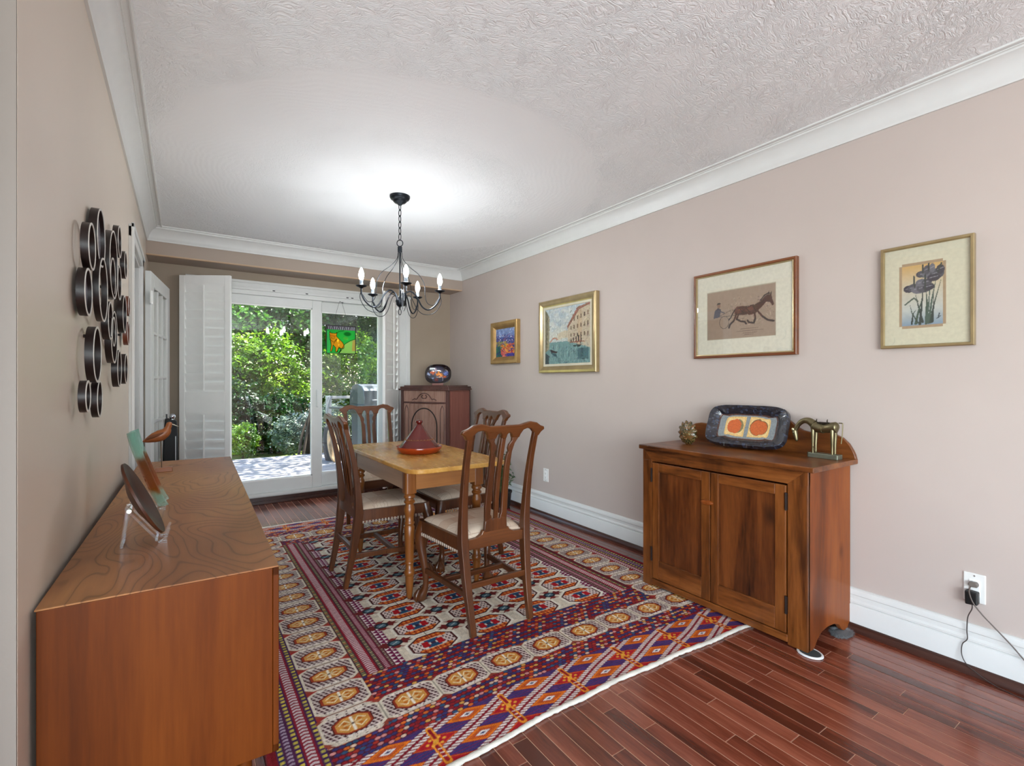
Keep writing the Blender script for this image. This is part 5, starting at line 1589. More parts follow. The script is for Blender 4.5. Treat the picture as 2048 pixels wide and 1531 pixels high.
# 4 irises
p4 = thing('framed_print', 'print of grey irises in olive mount and slim gold frame', 'picture')
frame_mesh(0.587, 0.905, 1.327, 1.778, [(0, 0), (0, 0.024), (0.003, 0.027), (0.010, 0.027), (0.013, 0.022), (0.014, 0.014)]).build('frame', M_GOLDB, p4)
w_, h_ = 0.296, 0.429
P = Paint(w_, h_, 0.0020, '#d6d0b6')
x0, x1, y0, y1 = 0.066, 0.206, 0.086, 0.346
notch = 0.010
P.poly([(x0 - 0.010 + notch, y0 - 0.012), (x1 + 0.010 - notch, y0 - 0.012), (x1 + 0.010 - notch, y0 - 0.012 + notch), (x1 + 0.010, y0 - 0.012 + notch), (x1 + 0.010, y1 + 0.012 - notch), (x1 + 0.010 - notch, y1 + 0.012 - notch), (x1 + 0.010 - notch, y1 + 0.012), (x0 - 0.010 + notch, y1 + 0.012), (x0 - 0.010 + notch, y1 + 0.012 - notch), (x0 - 0.010, y1 + 0.012 - notch), (x0 - 0.010, y0 - 0.012 + notch), (x0 - 0.010 + notch, y0 - 0.012 + notch)], '#ab9274')
P.vgrad(y0, y0 + 0.07, '#8299ab', '#c3c6be', x0, x1)
P.vgrad(y0 + 0.07, y0 + 0.17, '#c3c6be', '#ccc0a4', x0, x1)
P.vgrad(y0 + 0.17, y1, '#ccc0a4', '#d0a868', x0, x1)
S = lambda x, y: (x0 + x * (x1 - x0), y0 + y * (y1 - y0))
rr = np.random.RandomState(6)
for a, b, c, wd in (((.45, .02), (.50, .35), (.52, .58), .010), ((.60, .02), (.62, .4), (.60, .60), .009), ((.66, .03), (.74, .4), (.84, .74), .010), ((.70, .03), (.80, .35), (.96, .72), .008), ((.52, .05), (.42, .3), (.34, .52), .009), ((.35, .03), (.42, .25), (.50, .42), .010), ((.60, .05), (.66, .3), (.70, .66), .010), ((.25, .03), (.28, .2), (.36, .26), .007), ((.40, .04), (.25, .22), (.20, .36), .006), ((.75, .04), (.78, .3), (.78, .52), .008)):
    P.line([S(*a), S(*b), S(*c)], wd, ['#37493f', '#42574a', '#2e3d3a', '#4c6056'][rr.randint(4)], taper=True)
P.line([S(.08, .36), S(.30, .46), S(.40, .40)], 0.006, '#4c5a50')
g1, g2, g3 = '#55545c', '#6f6e76', '#403f48'
for (x, y, rx, ry, c) in ((.18, .62, .020, .016, g3), (.30, .63, .022, .018, g1), (.42, .60, .026, .020, g2), (.55, .61, .026, .020, g1), (.66, .62, .020, .016, g3), (.50, .70, .022, .016, g2), (.62, .70, .018, .014, g1), (.48, .84, .018, .014, g3), (.58, .84, .026, .016, g1), (.72, .83, .030, .020, g2), (.86, .82, .024, .022, g1), (.94, .88, .014, .020, g3), (.78, .76, .022, .016, g3), (.62, .90, .012, .020, g1), (.75, .92, .010, .020, g2)):
    P.ell(*S(x, y), rx, ry, c)
    P.line([(S(x, y)[0] - rx * .6, S(x, y)[1]), (S(x, y)[0] + rx * .6, S(x, y)[1] + ry * .3)], 0.003, '#8d8c92')
for a, b in (((.52, .86), (.52, .99)), ((.66, .88), (.67, 1.0)), ((.58, .56), (.58, .82)), ((.88, .84), (.97, .98)), ((.32, .64), (.30, .82))):
    P.line([S(*a), S(*b)], 0.006, '#3c4440')
P.line([S(.90, .10), S(.91, .17)], 0.004, '#33404a'); P.line([S(.86, .09), S(.94, .13)], 0.003, '#33404a')
canvas(P, p4, 0.894, 1.338, 0.013, rough=0.8)
box('glass_pane', XR - 0.0175, XR - 0.0160, 0.600, 0.893, 1.340, 1.766, M_PGLASS, p4)

# ------------------------------------------------------------------ ring sculpture on the sideboard wall
M_BAND = wood('dark brown ring band', '#100908', '#1d1110', '#2c1b18', 'Y', 0.35)
M_RIM = plain('cream ring edge', '#cfcac4', 0.4)
M_DISC = plain('silvery disc', '#9c98a2', 0.22, 0.5, vary=0.25)
M_DISC_B = plain('russet wood disc', '#6e3a28', 0.35)
ra = thing('ring_wall_sculpture', 'wall sculpture of overlapping dark wooden rings with pale edges above the sideboard', 'wall art')
K = 1.13
RINGS = [(1.637, 1.523, .119, 'o'), (1.829, 1.591, .165, 'd'), (1.606, 1.402, .119, 'd'), (1.825, 1.442, .182, 'o'), (2.106, 1.569, .225, 'o'), (2.122, 1.526, .140, 'o'), (2.278, 1.688, .115, 'o'),
         (2.505, 1.648, .110, 'o'), (2.31, 1.543, .126, 'o'), (2.482, 1.447, .150, 'd'), (2.014, 1.373, .122, 'o'), (2.134, 1.329, .176, 'o'), (2.141, 1.349, .100, 'o'), (1.719, 1.251, .150, 'o'),
         (1.576, 1.142, .078, 'o'), (1.791, 1.130, .104, 'o'), (2.306, 1.227, .136, 'o'), (2.572, 1.231, .124, 'o'), (2.64, 1.50, .085, 'b'), (2.66, 1.385, .10, 'b')]
rr = random.Random(9)
for y, z, dia, kind in RINGS:
    y, z, R0 = y * K, CAM_H + (z - CAM_H) * K, dia * K / 2
    x1 = -0.215 + rr.uniform(-0.006, 0.002)
    x0 = x1 - rr.uniform(0.016, 0.022)
    rot = Matrix.Translation((x0, y, z)) @ Matrix.Rotation(math.pi / 2, 4, 'Y')
    T = x1 - x0
    ring = MB().lathe([(R0 - 0.005, 0), (R0, 0), (R0, T), (R0 - 0.005, T), (R0 - 0.005, 0)], 48, cap=False).xform(rot).build('ring', M_BAND if kind != 'b' else M_DISC_B, ra, smooth=True, sharp=0.6)
    MB().lathe([(R0 - 0.0056, T - 0.0005), (R0 + 0.0006, T - 0.0005), (R0 + 0.0006, T + 0.0012), (R0 - 0.0056, T + 0.0012), (R0 - 0.0056, T - 0.0005)], 48, cap=False).xform(rot).build('rim', M_RIM, ring, smooth=True, sharp=0.6)
    if kind != 'o':
        MB().lathe([(0.001, T * 0.35), (R0 - 0.0045, T * 0.35), (R0 - 0.0045, T * 0.5), (0.001, T * 0.5)], 48, cap=False).xform(rot).build('disc', M_DISC if kind == 'd' else M_DISC_B, ring, smooth=True)
for y, z in ((1.72, 1.50), (1.72, 1.30), (2.30, 1.55), (2.42, 1.36), (1.95, 1.47)):
    MB().tube([(XL, y * K, CAM_H + (z - CAM_H) * K), (-0.226, y * K, CAM_H + (z - CAM_H) * K)], 0.005, 8).build('wall_spacer', M_BAND, ra, smooth=True)

# ------------------------------------------------------------------ things on the sideboard
ST = 0.73
# wooden plate on acrylic easel
pl = thing('wooden_plate', 'dark turned wooden plate leaning on a clear easel on the sideboard', 'plate', (-0.060, 1.700, ST + 0.018))
pl.rotation_euler = (0, math.radians(-25), 0)   # local z is up the plate, local x is out of its face
prof = [(0.001, 0.004), (0.045, 0.004), (0.060, 0.010), (0.100, 0.018), (0.109, 0.020), (0.109, 0.014), (0.100, 0.010), (0.060, 0.0), (0.040, -0.006), (0.001, -0.006)]
MB().lathe(prof, 48, cap=False).xform(Matrix.Translation((0, 0, 0.109)) @ Matrix.Rotation(math.pi / 2, 4, 'Y')).build('plate_body', wood('dark burl plate', '#1f0d07', '#3b1c10', '#54301c', 'Z', 0.42, spec=0.25), pl, smooth=True, sharp=0.8)
def acrylic_easel(name, label, x, y, hgt):
    r_ = thing(name, label, 'easel', (x, y, ST))
    m = MB()
    for dy in (-0.032, 0.032):
        pts = [(0.034, dy, 0.040), (0.022, dy, 0.010), (0.010, dy, 0.006), (-0.062, dy, hgt)]
        m.sweep(pts, [(-0.003, -0.0018), (0.003, -0.0018), (0.003, 0.0018), (-0.003, 0.0018)], up=(0, 1, 0))
        m.sweep([(-0.060, dy, hgt - 0.002), (-0.072, dy, 0.003)], [(-0.003, -0.0018), (0.003, -0.0018), (0.003, 0.0018), (-0.003, 0.0018)], up=(0, 1, 0))
        m.sweep([(0.010, dy, 0.0045), (0.028, dy, 0.0030)], [(-0.003, -0.0018), (0.003, -0.0018), (0.003, 0.0018), (-0.003, 0.0018)], up=(0, 1, 0))
    m.sweep([(-0.062, -0.034, hgt), (-0.062, 0.034, hgt)], [(-0.003, -0.0018), (0.003, -0.0018), (0.003, 0.0018), (-0.003, 0.0018)])
    m.sweep([(-0.072, -0.034, 0.004), (-0.072, 0.034, 0.004)], [(-0.004, -0.004), (0.004, -0.004), (0.004, 0.004), (-0.004, 0.004)])
    m.sweep([(0.004, -0.034, 0.010), (0.004, 0.034, 0.010)], [(-0.003, -0.0018), (0.003, -0.0018), (0.003, 0.0018), (-0.003, 0.0018)])
    m.build('bent_frame', M_ACRYL, r_)
    MB().tube([(-0.058, -0.008, hgt - 0.012), (-0.058, 0.008, hgt - 0.012)], 0.006, 10).build('hinge', plain('steel hinge', '#b9b4a8', 0.25, 0.9), r_, smooth=True)
acrylic_easel('plate_easel', 'clear acrylic easel carrying the wooden plate', -0.064, 1.700, 0.105)
acrylic_easel('dish_easel', 'clear acrylic easel carrying the coloured glass dish', -0.078, 2.130, 0.105)
def col_glass():
    g = NT('teal and amber fused glass')
    z = g.n('SeparateXYZ', None, Vector=g.n('TexCoord').outputs['Object']).outputs[2]
    wob = g.noise(g.coords('Object'), 20.0, 2.0)
    f = g.math('MULTIPLY_ADD', g.math('SUBTRACT', wob, 0.5), 0.05, z)
    col = g.ramp(g.math('DIVIDE', f, 0.29), [(0.16, '#dcf2ea'), (0.22, '#d8984a'), (0.60, '#c08a52'), (0.66, '#d6f0e8'), (0.9, '#cdeae2')])
    tr = g.n('BsdfTransparent', None, Color=col).outputs[0]
    df = g.n('BsdfDiffuse', None, Color=col).outputs[0]
    tl_ = g.n('BsdfTranslucent', None, Color=col).outputs[0]
    gl_ = g.n('BsdfGlossy', None, Color=(1, 1, 1, 1), Roughness=0.05).outputs[0]
    a = g.n('MixShader', None, i0=0.18, i1=tr, i2=g.n('MixShader', None, i0=0.5, i1=df, i2=tl_).outputs[0]).outputs[0]
    bf = g.n('NewGeometry').outputs['Backfacing']
    fr = g.n('Fresnel', None, IOR=g.math('MULTIPLY_ADD', bf, 1 / 1.5 - 1.5, 1.5)).outputs[0]
    o = g.n('MixShader', None, i0=fr, i1=a, i2=gl_).outputs[0]
    g.t.links.new(o, g.out.inputs[0])
    return g.m
gd = thing('glass_dish', 'long teal and amber fused glass dish leaning on a clear easel', 'dish', (-0.062, 2.130, ST + 0.014))
gd.rotation_euler = (0, math.radians(-19), 0)
m = MB()
sect = [(-0.058, 0.016), (-0.050, 0.004), (-0.03, -0.008), (0.03, -0.008), (0.050, 0.004), (0.058, 0.016), (0.060, 0.013), (0.051, -0.002), (0.031, -0.014), (-0.031, -0.014), (-0.051, -0.002), (-0.060, 0.013)]
nz_ = 24
vs, fs = [], []
for i in range(nz_ + 1):
    t = i / nz_
    lift = 0.007 * abs(2 * t - 1) ** 4
    for (yy, xx) in sect:
        vs.append((xx + lift, yy * (1 - 0.12 * abs(2 * t - 1) ** 3), 0.275 * t))
ns = len(sect)
for i in range(nz_):
    for k in range(ns):
        fs.append((i * ns + k, i * ns + (k + 1) % ns, (i + 1) * ns + (k + 1) % ns, (i + 1) * ns + k))
fs += [tuple(range(ns))[::-1], tuple(nz_ * ns + k for k in range(ns))]
m.add(vs, fs)
m.build('dish_body', col_glass(), gd, smooth=True, sharp=0.7)

# wooden shore bird on a rod
bd = thing('shore_bird', 'carved wooden shore bird on a thin rod and block at the sideboard end', 'figurine', (-0.085, 3.000, ST))
M_BIRD = wood('carved cedar', '#6e3a1e', '#94562e', '#b0713f', 'X', 0.35)
MB().tube(smooth_path([(-0.078, 0, 0.154), (-0.060, 0, 0.160), (-0.035, 0, 0.170), (-0.008, 0, 0.180), (0.014, 0, 0.196), (0.024, 0, 0.218), (0.030, 0, 0.234), (0.040, 0, 0.238)], 4), 1.0, 14,
          scales=[tuple([float(np.interp(i / 4, range(8), q)) for q in ([0.002, 0.010, 0.018, 0.021, 0.018, 0.0125, 0.0135, 0.005], [0.003, 0.013, 0.024, 0.029, 0.023, 0.0135, 0.0145, 0.005])]) for i in range(29)], ).build('body', M_BIRD, bd, smooth=True, sharp=1.6)
MB().tube(smooth_path([(0.034, 0, 0.236), (0.050, 0, 0.230), (0.068, 0, 0.220)], 4), 0.0024, 8, scales=[1.3, 1.2, 1.1, 1.0, 0.9, 0.8, 0.7, 0.6, 0.5]).build('beak', plain('pale beak', '#c8bda8', 0.4), bd, smooth=True)
wg = MB()
for s in (-1, 1):
    wg.tube(smooth_path([(-0.070, s * 0.008, 0.162), (-0.040, s * 0.018, 0.176), (-0.006, s * 0.0195, 0.190), (0.010, s * 0.013, 0.198)], 4), 1.0, 8, scales=[0.002, 0.004, 0.006, 0.007, 0.008, 0.008, 0.007, 0.006, 0.005, 0.004, 0.003, 0.002, 0.001])
wg.build('wing', wood('darker cedar', '#4e2918', '#6e4028', '#855236', 'X', 0.35), bd, smooth=True)
MB().tube([(-0.002, 0, 0.010), (-0.006, 0, 0.160)], 0.0022, 8).build('rod', plain('brown rod', '#5a4432', 0.4), bd, smooth=True)
box('block', -0.028, 0.042, -0.022, 0.022, -0.0005, 0.020, M_BIRD, bd, bevel=0.002)

# ------------------------------------------------------------------ outlets, plugs and cords
M_PLATE = plain('white plastic plate', '#e9e9e6', 0.3, vary=0.01)
M_BLACK = plain('black plastic', '#0c0c0d', 0.45)
M_GREYP = plain('grey plug', '#6d655f', 0.5)
def outlet(y0, y1, z0, z1, label):
    o = thing('wall_outlet', label, 'outlet', (0, 0, 0))
    box('cover_plate', XR - 0.006, XR + 0.001, y0, y1, z0, z1, M_PLATE, o, bevel=0.003)
    ym, zm = (y0 + y1) / 2, (z0 + z1) / 2
    rc = box('receptacle', XR - 0.0085, XR - 0.004, ym - 0.0165, ym + 0.0165, zm - 0.033, zm + 0.033, M_SHUT, o, bevel=0.0015)
    sl = MB()
    for dz in (-0.018, 0.016):
        for dy in (-0.0065, 0.0065):
            sl.box(XR - 0.0089, XR - 0.0080, ym + dy - 0.0011, ym + dy + 0.0011, zm + dz - 0.004, zm + dz + 0.004)
        sl.box(XR - 0.0089, XR - 0.0080, ym - 0.002, ym + 0.002, zm + dz - 0.011, zm + dz - 0.0075)
    sl.build('slots', M_BLACK, rc)
    for zz in (z0 + 0.010, z1 - 0.010):
        MB().lathe([(0.001, 0), (0.003, 0), (0.003, 0.001), (0.001, 0.0012)], 10, cap=False).xform(Matrix.Translation((XR - 0.006, ym, zz)) @ Matrix.Rotation(-math.pi / 2, 4, 'Y')).build('screw', M_GREYP, o)
outlet(3.372, 3.442, 0.297, 0.412, 'white outlet with nothing plugged in, on the wall behind the dining chairs')
outlet(0.557, 0.625, 0.286, 0.402, 'white outlet with black charger and grey plug beside the pine cabinet')
ad = thing('power_adapter', 'black power adapter plugged into the lower outlet socket', 'charger')
MB().prism([(0.574, 0.285), (0.612, 0.281), (0.613, 0.336), (0.574, 0.334)], XR - 0.042, XR - 0.0082, 'YZ').build('adapter_body', M_BLACK, ad, bevel=0.004)
MB().tube(smooth_path([(XR - 0.026, 0.593, 0.284), (XR - 0.026, 0.594, 0.262), (XR - 0.027, 0.606, 0.225), (XR - 0.026, 0.609, 0.170), (XR - 0.026, 0.608, 0.135), (XR - 0.030, 0.622, 0.110), (XR - 0.034, 0.623, 0.070), (XR - 0.042, 0.608, 0.042), (XR - 0.052, 0.575, 0.024), (XR - 0.060, 0.52, 0.004), (XR - 0.080, 0.44, 0.0022), (XR - 0.085, 0.34, 0.0022), (XR - 0.07, 0.15, 0.0022)], 6), 0.0018, 8).build('cord', plain('dark cord', '#3a3230', 0.5), ad, smooth=True)
pg = thing('power_plug', 'grey angled power plug with cord in the upper outlet socket', 'plug')
MB().prism([(0.578, 0.352), (0.600, 0.350), (0.606, 0.360), (0.603, 0.370), (0.580, 0.371), (0.575, 0.362)], XR - 0.030, XR - 0.0082, 'YZ').build('plug_body', M_GREYP, pg, bevel=0.003)
MB().tube(smooth_path([(XR - 0.028, 0.598, 0.354), (XR - 0.048, 0.597, 0.335), (XR - 0.054, 0.585, 0.300), (XR - 0.050, 0.560, 0.262), (XR - 0.040, 0.520, 0.215), (XR - 0.034, 0.475, 0.165), (XR - 0.036, 0.42, 0.100), (XR - 0.05, 0.36, 0.035), (XR - 0.055, 0.30, 0.0035), (XR - 0.06, 0.1, 0.0028)], 6), 0.0024, 8).build('cord', plain('brown grey cord', '#5a4e48', 0.5), pg, smooth=True)

# ------------------------------------------------------------------ stained glass cat in the door
def suncatcher():
    root = thing('stained_glass_panel', 'square stained glass panel of an orange cat on green, hanging in the glass door', 'suncatcher', (1.368, 5.208, 1.474))
    W2, H2 = 0.290, 0.282
    P = Paint(W2, H2, 0.0016, '#35c04a')
    G = lambda x, y: (x * W2, y * H2)
    P.poly([G(*q) for q in ((0, 0), (1, 0), (1, .55), (.80, .47), (.62, .33), (.44, .02))], '#a8d868')
    P.poly([G(*q) for q in ((.88, .1), (1, .1), (1, .52), (.90, .48))], '#d8b05a')
    P.ell(*G(.72, .72), 0.045, 0.026, '#155a20', 0.8, 0.6)
    P.ell(*G(.66, .56), 0.030, 0.020, '#6fae3c', 0.6, 0.8)
    P.poly([G(*q) for q in ((0, 0), (.14, 0), (.12, .4), (.10, .8), (0, .8))], '#48d868')
    cat = [(.10, .78), (.14, .73), (.30, .72), (.35, .76), (.34, .62), (.40, .55), (.55, .40), (.60, .30), (.60, .22), (.52, .17), (.46, .20), (.42, .22), (.38, .12), (.34, .04), (.30, .06), (.31, .20), (.26, .26), (.22, .30), (.20, .18), (.16, .06), (.12, .06), (.16, .26), (.14, .42), (.11, .56)]
    P.poly([G(*q) for q in cat], '#ffa424')
    P.poly([G(*q) for q in ((.12, .66), (.33, .66), (.33, .60), (.12, .60))], '#f0821c')
    dk = '#16120c'
    for pth, w_ in ((cat + [cat[0]], .005), ([(.10, .50), (.24, .40), (.34, .52)], .004), ([(.24, .34), (.34, .50)], .004), ([(.42, .02), (.62, .34), (.80, .46), (1, .55)], .005), ([(.36, .74), (.42, .80), (.60, .84)], .004),
                    ([(.36, .04), (.40, .18), (.46, .20), (.50, .10), (.44, .02)], .005), ([(.40, .02), (.60, .20)], .004)):
        P.line([G(*q) for q in pth], w_, dk)
    P.ell(*G(.17, .57), .004, .003, dk); P.ell(*G(.26, .59), .004, .003, dk); P.line([G(.15, .54), G(.22, .53), G(.28, .55)], .003, dk)
    P.rect(0, W2, H2 * .86, H2, '#8a7a86')
    for i in range(14):
        x = 0.012 + i * 0.0195
        P.line([(x, H2 * .87), (x + 0.008 * (i % 3 - 1), H2 * .97)], .005, dk)
        P.line([(x + 0.009, H2 * .88), (x + 0.011, H2 * .96)], .004, '#d8d4dc')
    g = NT('stained glass')
    a = g.n('Attribute', {'attribute_name': 'paint'}).outputs['Color']
    tr = g.n('BsdfTransparent', None, Color=a).outputs[0]
    tl_ = g.n('BsdfTranslucent', None, Color=a).outputs[0]
    df = g.n('BsdfDiffuse', None, Color=a).outputs[0]
    o = g.n('MixShader', None, i0=0.6, i1=tr, i2=g.n('MixShader', None, i0=0.30, i1=tl_, i2=df).outputs[0]).outputs[0]
    g.t.links.new(o, g.out.inputs[0])
    P.mesh('glass_picture', g.m, lambda U, V: (U - W2 / 2, np.zeros_like(U), V), 1, root)
    fm = MB()
    e_ = 0.006
    fm.box(-W2 / 2 - e_, W2 / 2 + e_, -0.004, 0.004, -e_, 0.001).box(-W2 / 2 - e_, W2 / 2 + e_, -0.004, 0.004, H2 - 0.001, H2 + e_).box(-W2 / 2 - e_, -W2 / 2 + 0.001, -0.004, 0.004, 0, H2).box(W2 / 2 - 0.001, W2 / 2 + e_, -0.004, 0.004, 0, H2)
    fm.build('lead_frame', plain('black lead came', '#141413', 0.5, 0.4), root, bevel=0.001)
    ch_ = MB()
    ch_.tube([(-0.085, 0, H2 + 0.003), (-0.050, 0, 0.42), (-0.018, 0, 0.535)], 0.0014, 6).tube([(0.070, 0, H2 + 0.003), (0.045, 0, 0.40), (0.020, 0, 0.485), (0.006, 0, 0.530)], 0.0014, 6)
    ch_.build('hanging_wire', plain('grey wire', '#55584e', 0.4, 0.6), root)
    MB().tube(smooth_path([(-0.014, 0.004, 0.540), (0.004, -0.010, 0.528), (0.016, -0.006, 0.532), (0.014, 0.004, 0.520)], 4), 0.0028, 6).build('hook', plain('grey hook', '#6d6f70', 0.4, 0.6), root, smooth=True)
suncatcher()

# ------------------------------------------------------------------ potted plant by the wall
pp = thing('potted_plant', 'bushy potted houseplant with narrow leaves on the floor by the baseboard', 'plant', (2.50, 3.86, 0))
MB().lathe([(0.060, 0.0), (0.068, 0.01), (0.082, 0.135), (0.088, 0.140), (0.088, 0.155), (0.080, 0.155), (0.074, 0.135), (0.001, 0.130)], 28, cap=True).build('pot', plain('dark plant pot', '#2a2422', 0.5), pp, smooth=True, sharp=0.9)
M_LEAFP = NT('houseplant leaf')
_n = M_LEAFP.noise(M_LEAFP.coords('Object'), 25.0, 3.0)
M_LEAFP.set(Base_Color=M_LEAFP.ramp(_n, [(0.3, '#22371f'), (0.5, '#3c5a32'), (0.72, '#6c8a62')]), Roughness=0.45)
M_LEAFP = M_LEAFP.m
rr = random.Random(12)
stm, lvs = MB(), MB()
for i in range(34):
    a, out, hgt = rr.uniform(0, 6.28), rr.uniform(0.03, 0.115), rr.uniform(0.20, 0.50)
    sx = math.cos(a) * out
    if sx > 0.09: sx = 0.09
    pts = smooth_path([(sx * 0.25, math.sin(a) * out * 0.25, 0.125), (sx * 0.6, math.sin(a) * out * 0.6, 0.12 + (hgt - 0.12) * 0.6), (sx, math.sin(a) * out, hgt)], 5)
    stm.tube(pts, 0.002, 5)
    for q in range(4, len(pts)):
        for rep in range(2):
            b = rr.uniform(0, 6.28)
            p = pts[q]
            L_ = rr.uniform(0.03, 0.07)
            d_ = Vector((math.cos(b), math.sin(b), rr.uniform(-0.2, 0.9))).normalized()
            w_ = Vector((-math.sin(b), math.cos(b), 0)) * rr.uniform(0.005, 0.009)
            e_ = p + d_ * L_
            if e_.x > 0.13: continue
            mid_ = p + d_ * L_ * 0.5 + Vector((0, 0, 0.006))
            lvs.add([p, mid_ - w_, e_ - Vector((0, 0, 0.008)), mid_ + w_], [(0, 1, 2), (0, 2, 3)])
stm.build('stems', plain('green stem', '#4c5a34', 0.6), pp, smooth=True)
stuff(lvs.build('leaves', M_LEAFP, pp))

# ------------------------------------------------------------------ added uplighter behind the camera, brightens the ceiling
def added_uplighter(x, y, label, power):
    o = thing('fill_uplighter', label, 'lamp', (x, y, 0), group=None)
    MB().lathe([(0.001, 0), (0.14, 0.0), (0.14, 0.012), (0.03, 0.03), (0.012, 0.04), (0.012, 1.44), (0.03, 1.46)], 24, cap=True).build('stand', M_WROUGHT, o, smooth=True, sharp=0.8)
    MB().lathe([(0.03, 1.455), (0.09, 1.475), (0.15, 1.52), (0.17, 1.555), (0.165, 1.555), (0.145, 1.525), (0.085, 1.485), (0.001, 1.475)], 32, cap=False).build('shade', M_SHUT, o, smooth=True)
    light('fill_bulb', 'POINT', (x, y, 1.545), (0, 0, 0), power, (0.9, 0.96, 1.0), shadow_soft_size=0.05)
added_uplighter(-1.2, -1.0, 'slim black uplighter added behind the camera to brighten the ceiling', 14.0)
# ------------------------------------------------------------------ outside: deck, garden
def leaf_mat(name, cols, trans=0.45, scale=1.6):
    g = NT(name)
    v = g.coords('Position')
    n = g.noise(v, scale, 3.0, 0.6)
    n2 = g.noise(v, 11.0, 1.0)
    f = g.math('ADD', g.math('MULTIPLY', n, 0.55), g.math('MULTIPLY', n2, 0.45))
    cols = ['#%02x%02x%02x' % tuple(int(int(c[i:i + 2], 16) * 0.84) for i in (1, 3, 5)) for c in cols]
    st = [(0.32 + 0.36 * i / (len(cols) - 1), c) for i, c in enumerate(cols)]
    col = g.ramp(f, st)
    df = g.n('BsdfDiffuse', None, Color=col).outputs[0]
    tl_ = g.n('BsdfTranslucent', None, Color=col).outputs[0]
    gl_ = g.n('BsdfGlossy', None, Color=(1, 1, 1, 1), Roughness=0.4).outputs[0]
    m1 = g.n('MixShader', None, i0=trans, i1=df, i2=tl_).outputs[0]
    m2 = g.n('MixShader', None, i0=0.06, i1=m1, i2=gl_).outputs[0]
    g.t.links.new(m2, g.out.inputs[0])
    return g.m
M_LEAF_MAPLE = leaf_mat('maple leaf', ['#12330e', '#2f6a16', '#559422', '#93bf3c'])
M_LEAF_DARK = leaf_mat('dark shrub leaf', ['#0c240d', '#143a17', '#265c22', '#437a26'])
M_LEAF_LIME = leaf_mat('lime shrub leaf', ['#285812', '#58901a', '#8cbc26', '#c0dc4c'], 0.55)
M_LEAF_PALE = leaf_mat('variegated leaf', ['#41604a', '#7a967e', '#b2c2b4', '#dae2da'], 0.3, 3.0)
M_LEAF_GREY = leaf_mat('grey green willow leaf', ['#1f3824', '#3c5a3a', '#667f54', '#93a67a'])
M_BARK = wood('grey bark', '#2a241e', '#463c32', '#62564a', 'Z', 0.9, space='Position')

def leaves(blobs, size, seed, flat=0.6, shell=0.55, dens=2.2, fine=0.66):
    """leaf quads scattered in ellipsoids (centre, radii, count)"""
    r = np.random.RandomState(seed)
    Ps = []
    size *= fine
    for c, rad, n in blobs:
        n = int(n * dens)
        d = r.randn(n, 3); d /= np.linalg.norm(d, axis=1)[:, None]
        q = shell + (1 - shell) * r.rand(n, 1) ** 0.7
        cl = 1 + 0.16 * np.sin(d[:, :1] * 9 + seed) * np.sin(d[:, 1:2] * 8) + 0.12 * np.sin(d[:, 2:3] * 13 + d[:, :1] * 7)
        Ps.append(np.array(c) + d * q * cl * np.array(rad))
    P = np.concatenate(Ps)
    n = len(P)
    nrm = r.randn(n, 3); nrm[:, 2] = np.abs(nrm[:, 2]) + flat; nrm /= np.linalg.norm(nrm, axis=1)[:, None]
    a = r.randn(n, 3); a -= nrm * (a * nrm).sum(1)[:, None]; a /= np.linalg.norm(a, axis=1)[:, None]
    b = np.cross(nrm, a)
    s = size * (0.6 + 0.8 * r.rand(n, 1))
    V = np.stack([P - a * s, P - b * s * 0.55 + nrm * s * 0.12, P + a * s, P + b * s * 0.55 + nrm * s * 0.12], 1).reshape(-1, 3).astype(np.float32)
    V[:, 2] = np.maximum(V[:, 2], -0.22)
    return V, n
def leaf_obj(name, V, n, mat, parent):
    me = bpy.data.meshes.new(name)
    me.vertices.add(len(V)); me.vertices.foreach_set('co', V.ravel())
    me.loops.add(n * 4); me.loops.foreach_set('vertex_index', np.arange(n * 4, dtype=np.int32))
    me.polygons.add(n); me.polygons.foreach_set('loop_start', (np.arange(n) * 4).astype(np.int32))
    me.update(calc_edges=True)
    me.materials.append(mat)
    o = bpy.data.objects.new(name, me); COL.objects.link(o)
    if parent is not None: o.parent = parent
    return stuff(o)
def tree(name, label, cat, blobs, size, mat, trunk, seed, flat=0.6, group=None, shell=0.55):
    root = thing(name, label, cat, (0, 0, 0), group=group)
    V, n = leaves(blobs, size, seed, flat, shell)
    leaf_obj('crown', V, n, mat, root)
    if trunk:
        m = MB()
        for path, r0, r1 in trunk:
            p = smooth_path(path, 4)
            m.tube(p, 1.0, 9, scales=[r0 + (r1 - r0) * i / (len(p) - 1) for i in range(len(p))])
        m.build('trunk', M_BARK, root, smooth=True)
    return root

# ground, deck
g = NT('lawn')
n_ = g.noise(g.coords('Position'), 3.0, 5.0, 0.7)
g.set(Base_Color=g.ramp(n_, [(0.3, '#5a6e2c'), (0.5, '#8a9c3e'), (0.7, '#b5b95c')]), Roughness=0.95)
struct(box('ground', -14, 20, 5.42, 26, -0.40, -0.24, g.m))
deck = struct(box('deck', -3.0, 7.0, 5.42, 8.72, -0.24, -0.085, plain('deck framing', '#4c443e', 0.9)))
M_DECK = wood('weathered deck board', '#6f6c72', '#89868c', '#a19ea4', 'X', 0.75, fine=1.2, per_object=0.25, space='Position')
dm = None
y = 5.42
while y < 8.70:
    if dm is None:
        o = box('deck_board', -3.0, 7.0, 0, 0.136, -0.085, -0.05, M_DECK, deck, bevel=0.003)
        dm = o.data
    else:
        o = bpy.data.objects.new('deck_board', dm); COL.objects.link(o); o.parent = deck
        bv = o.modifiers.new('bevel', 'BEVEL'); bv.width = 0.003; bv.segments = 2; bv.limit_method = 'ANGLE'
    o.location = (0, y, 0)
    y += 0.142
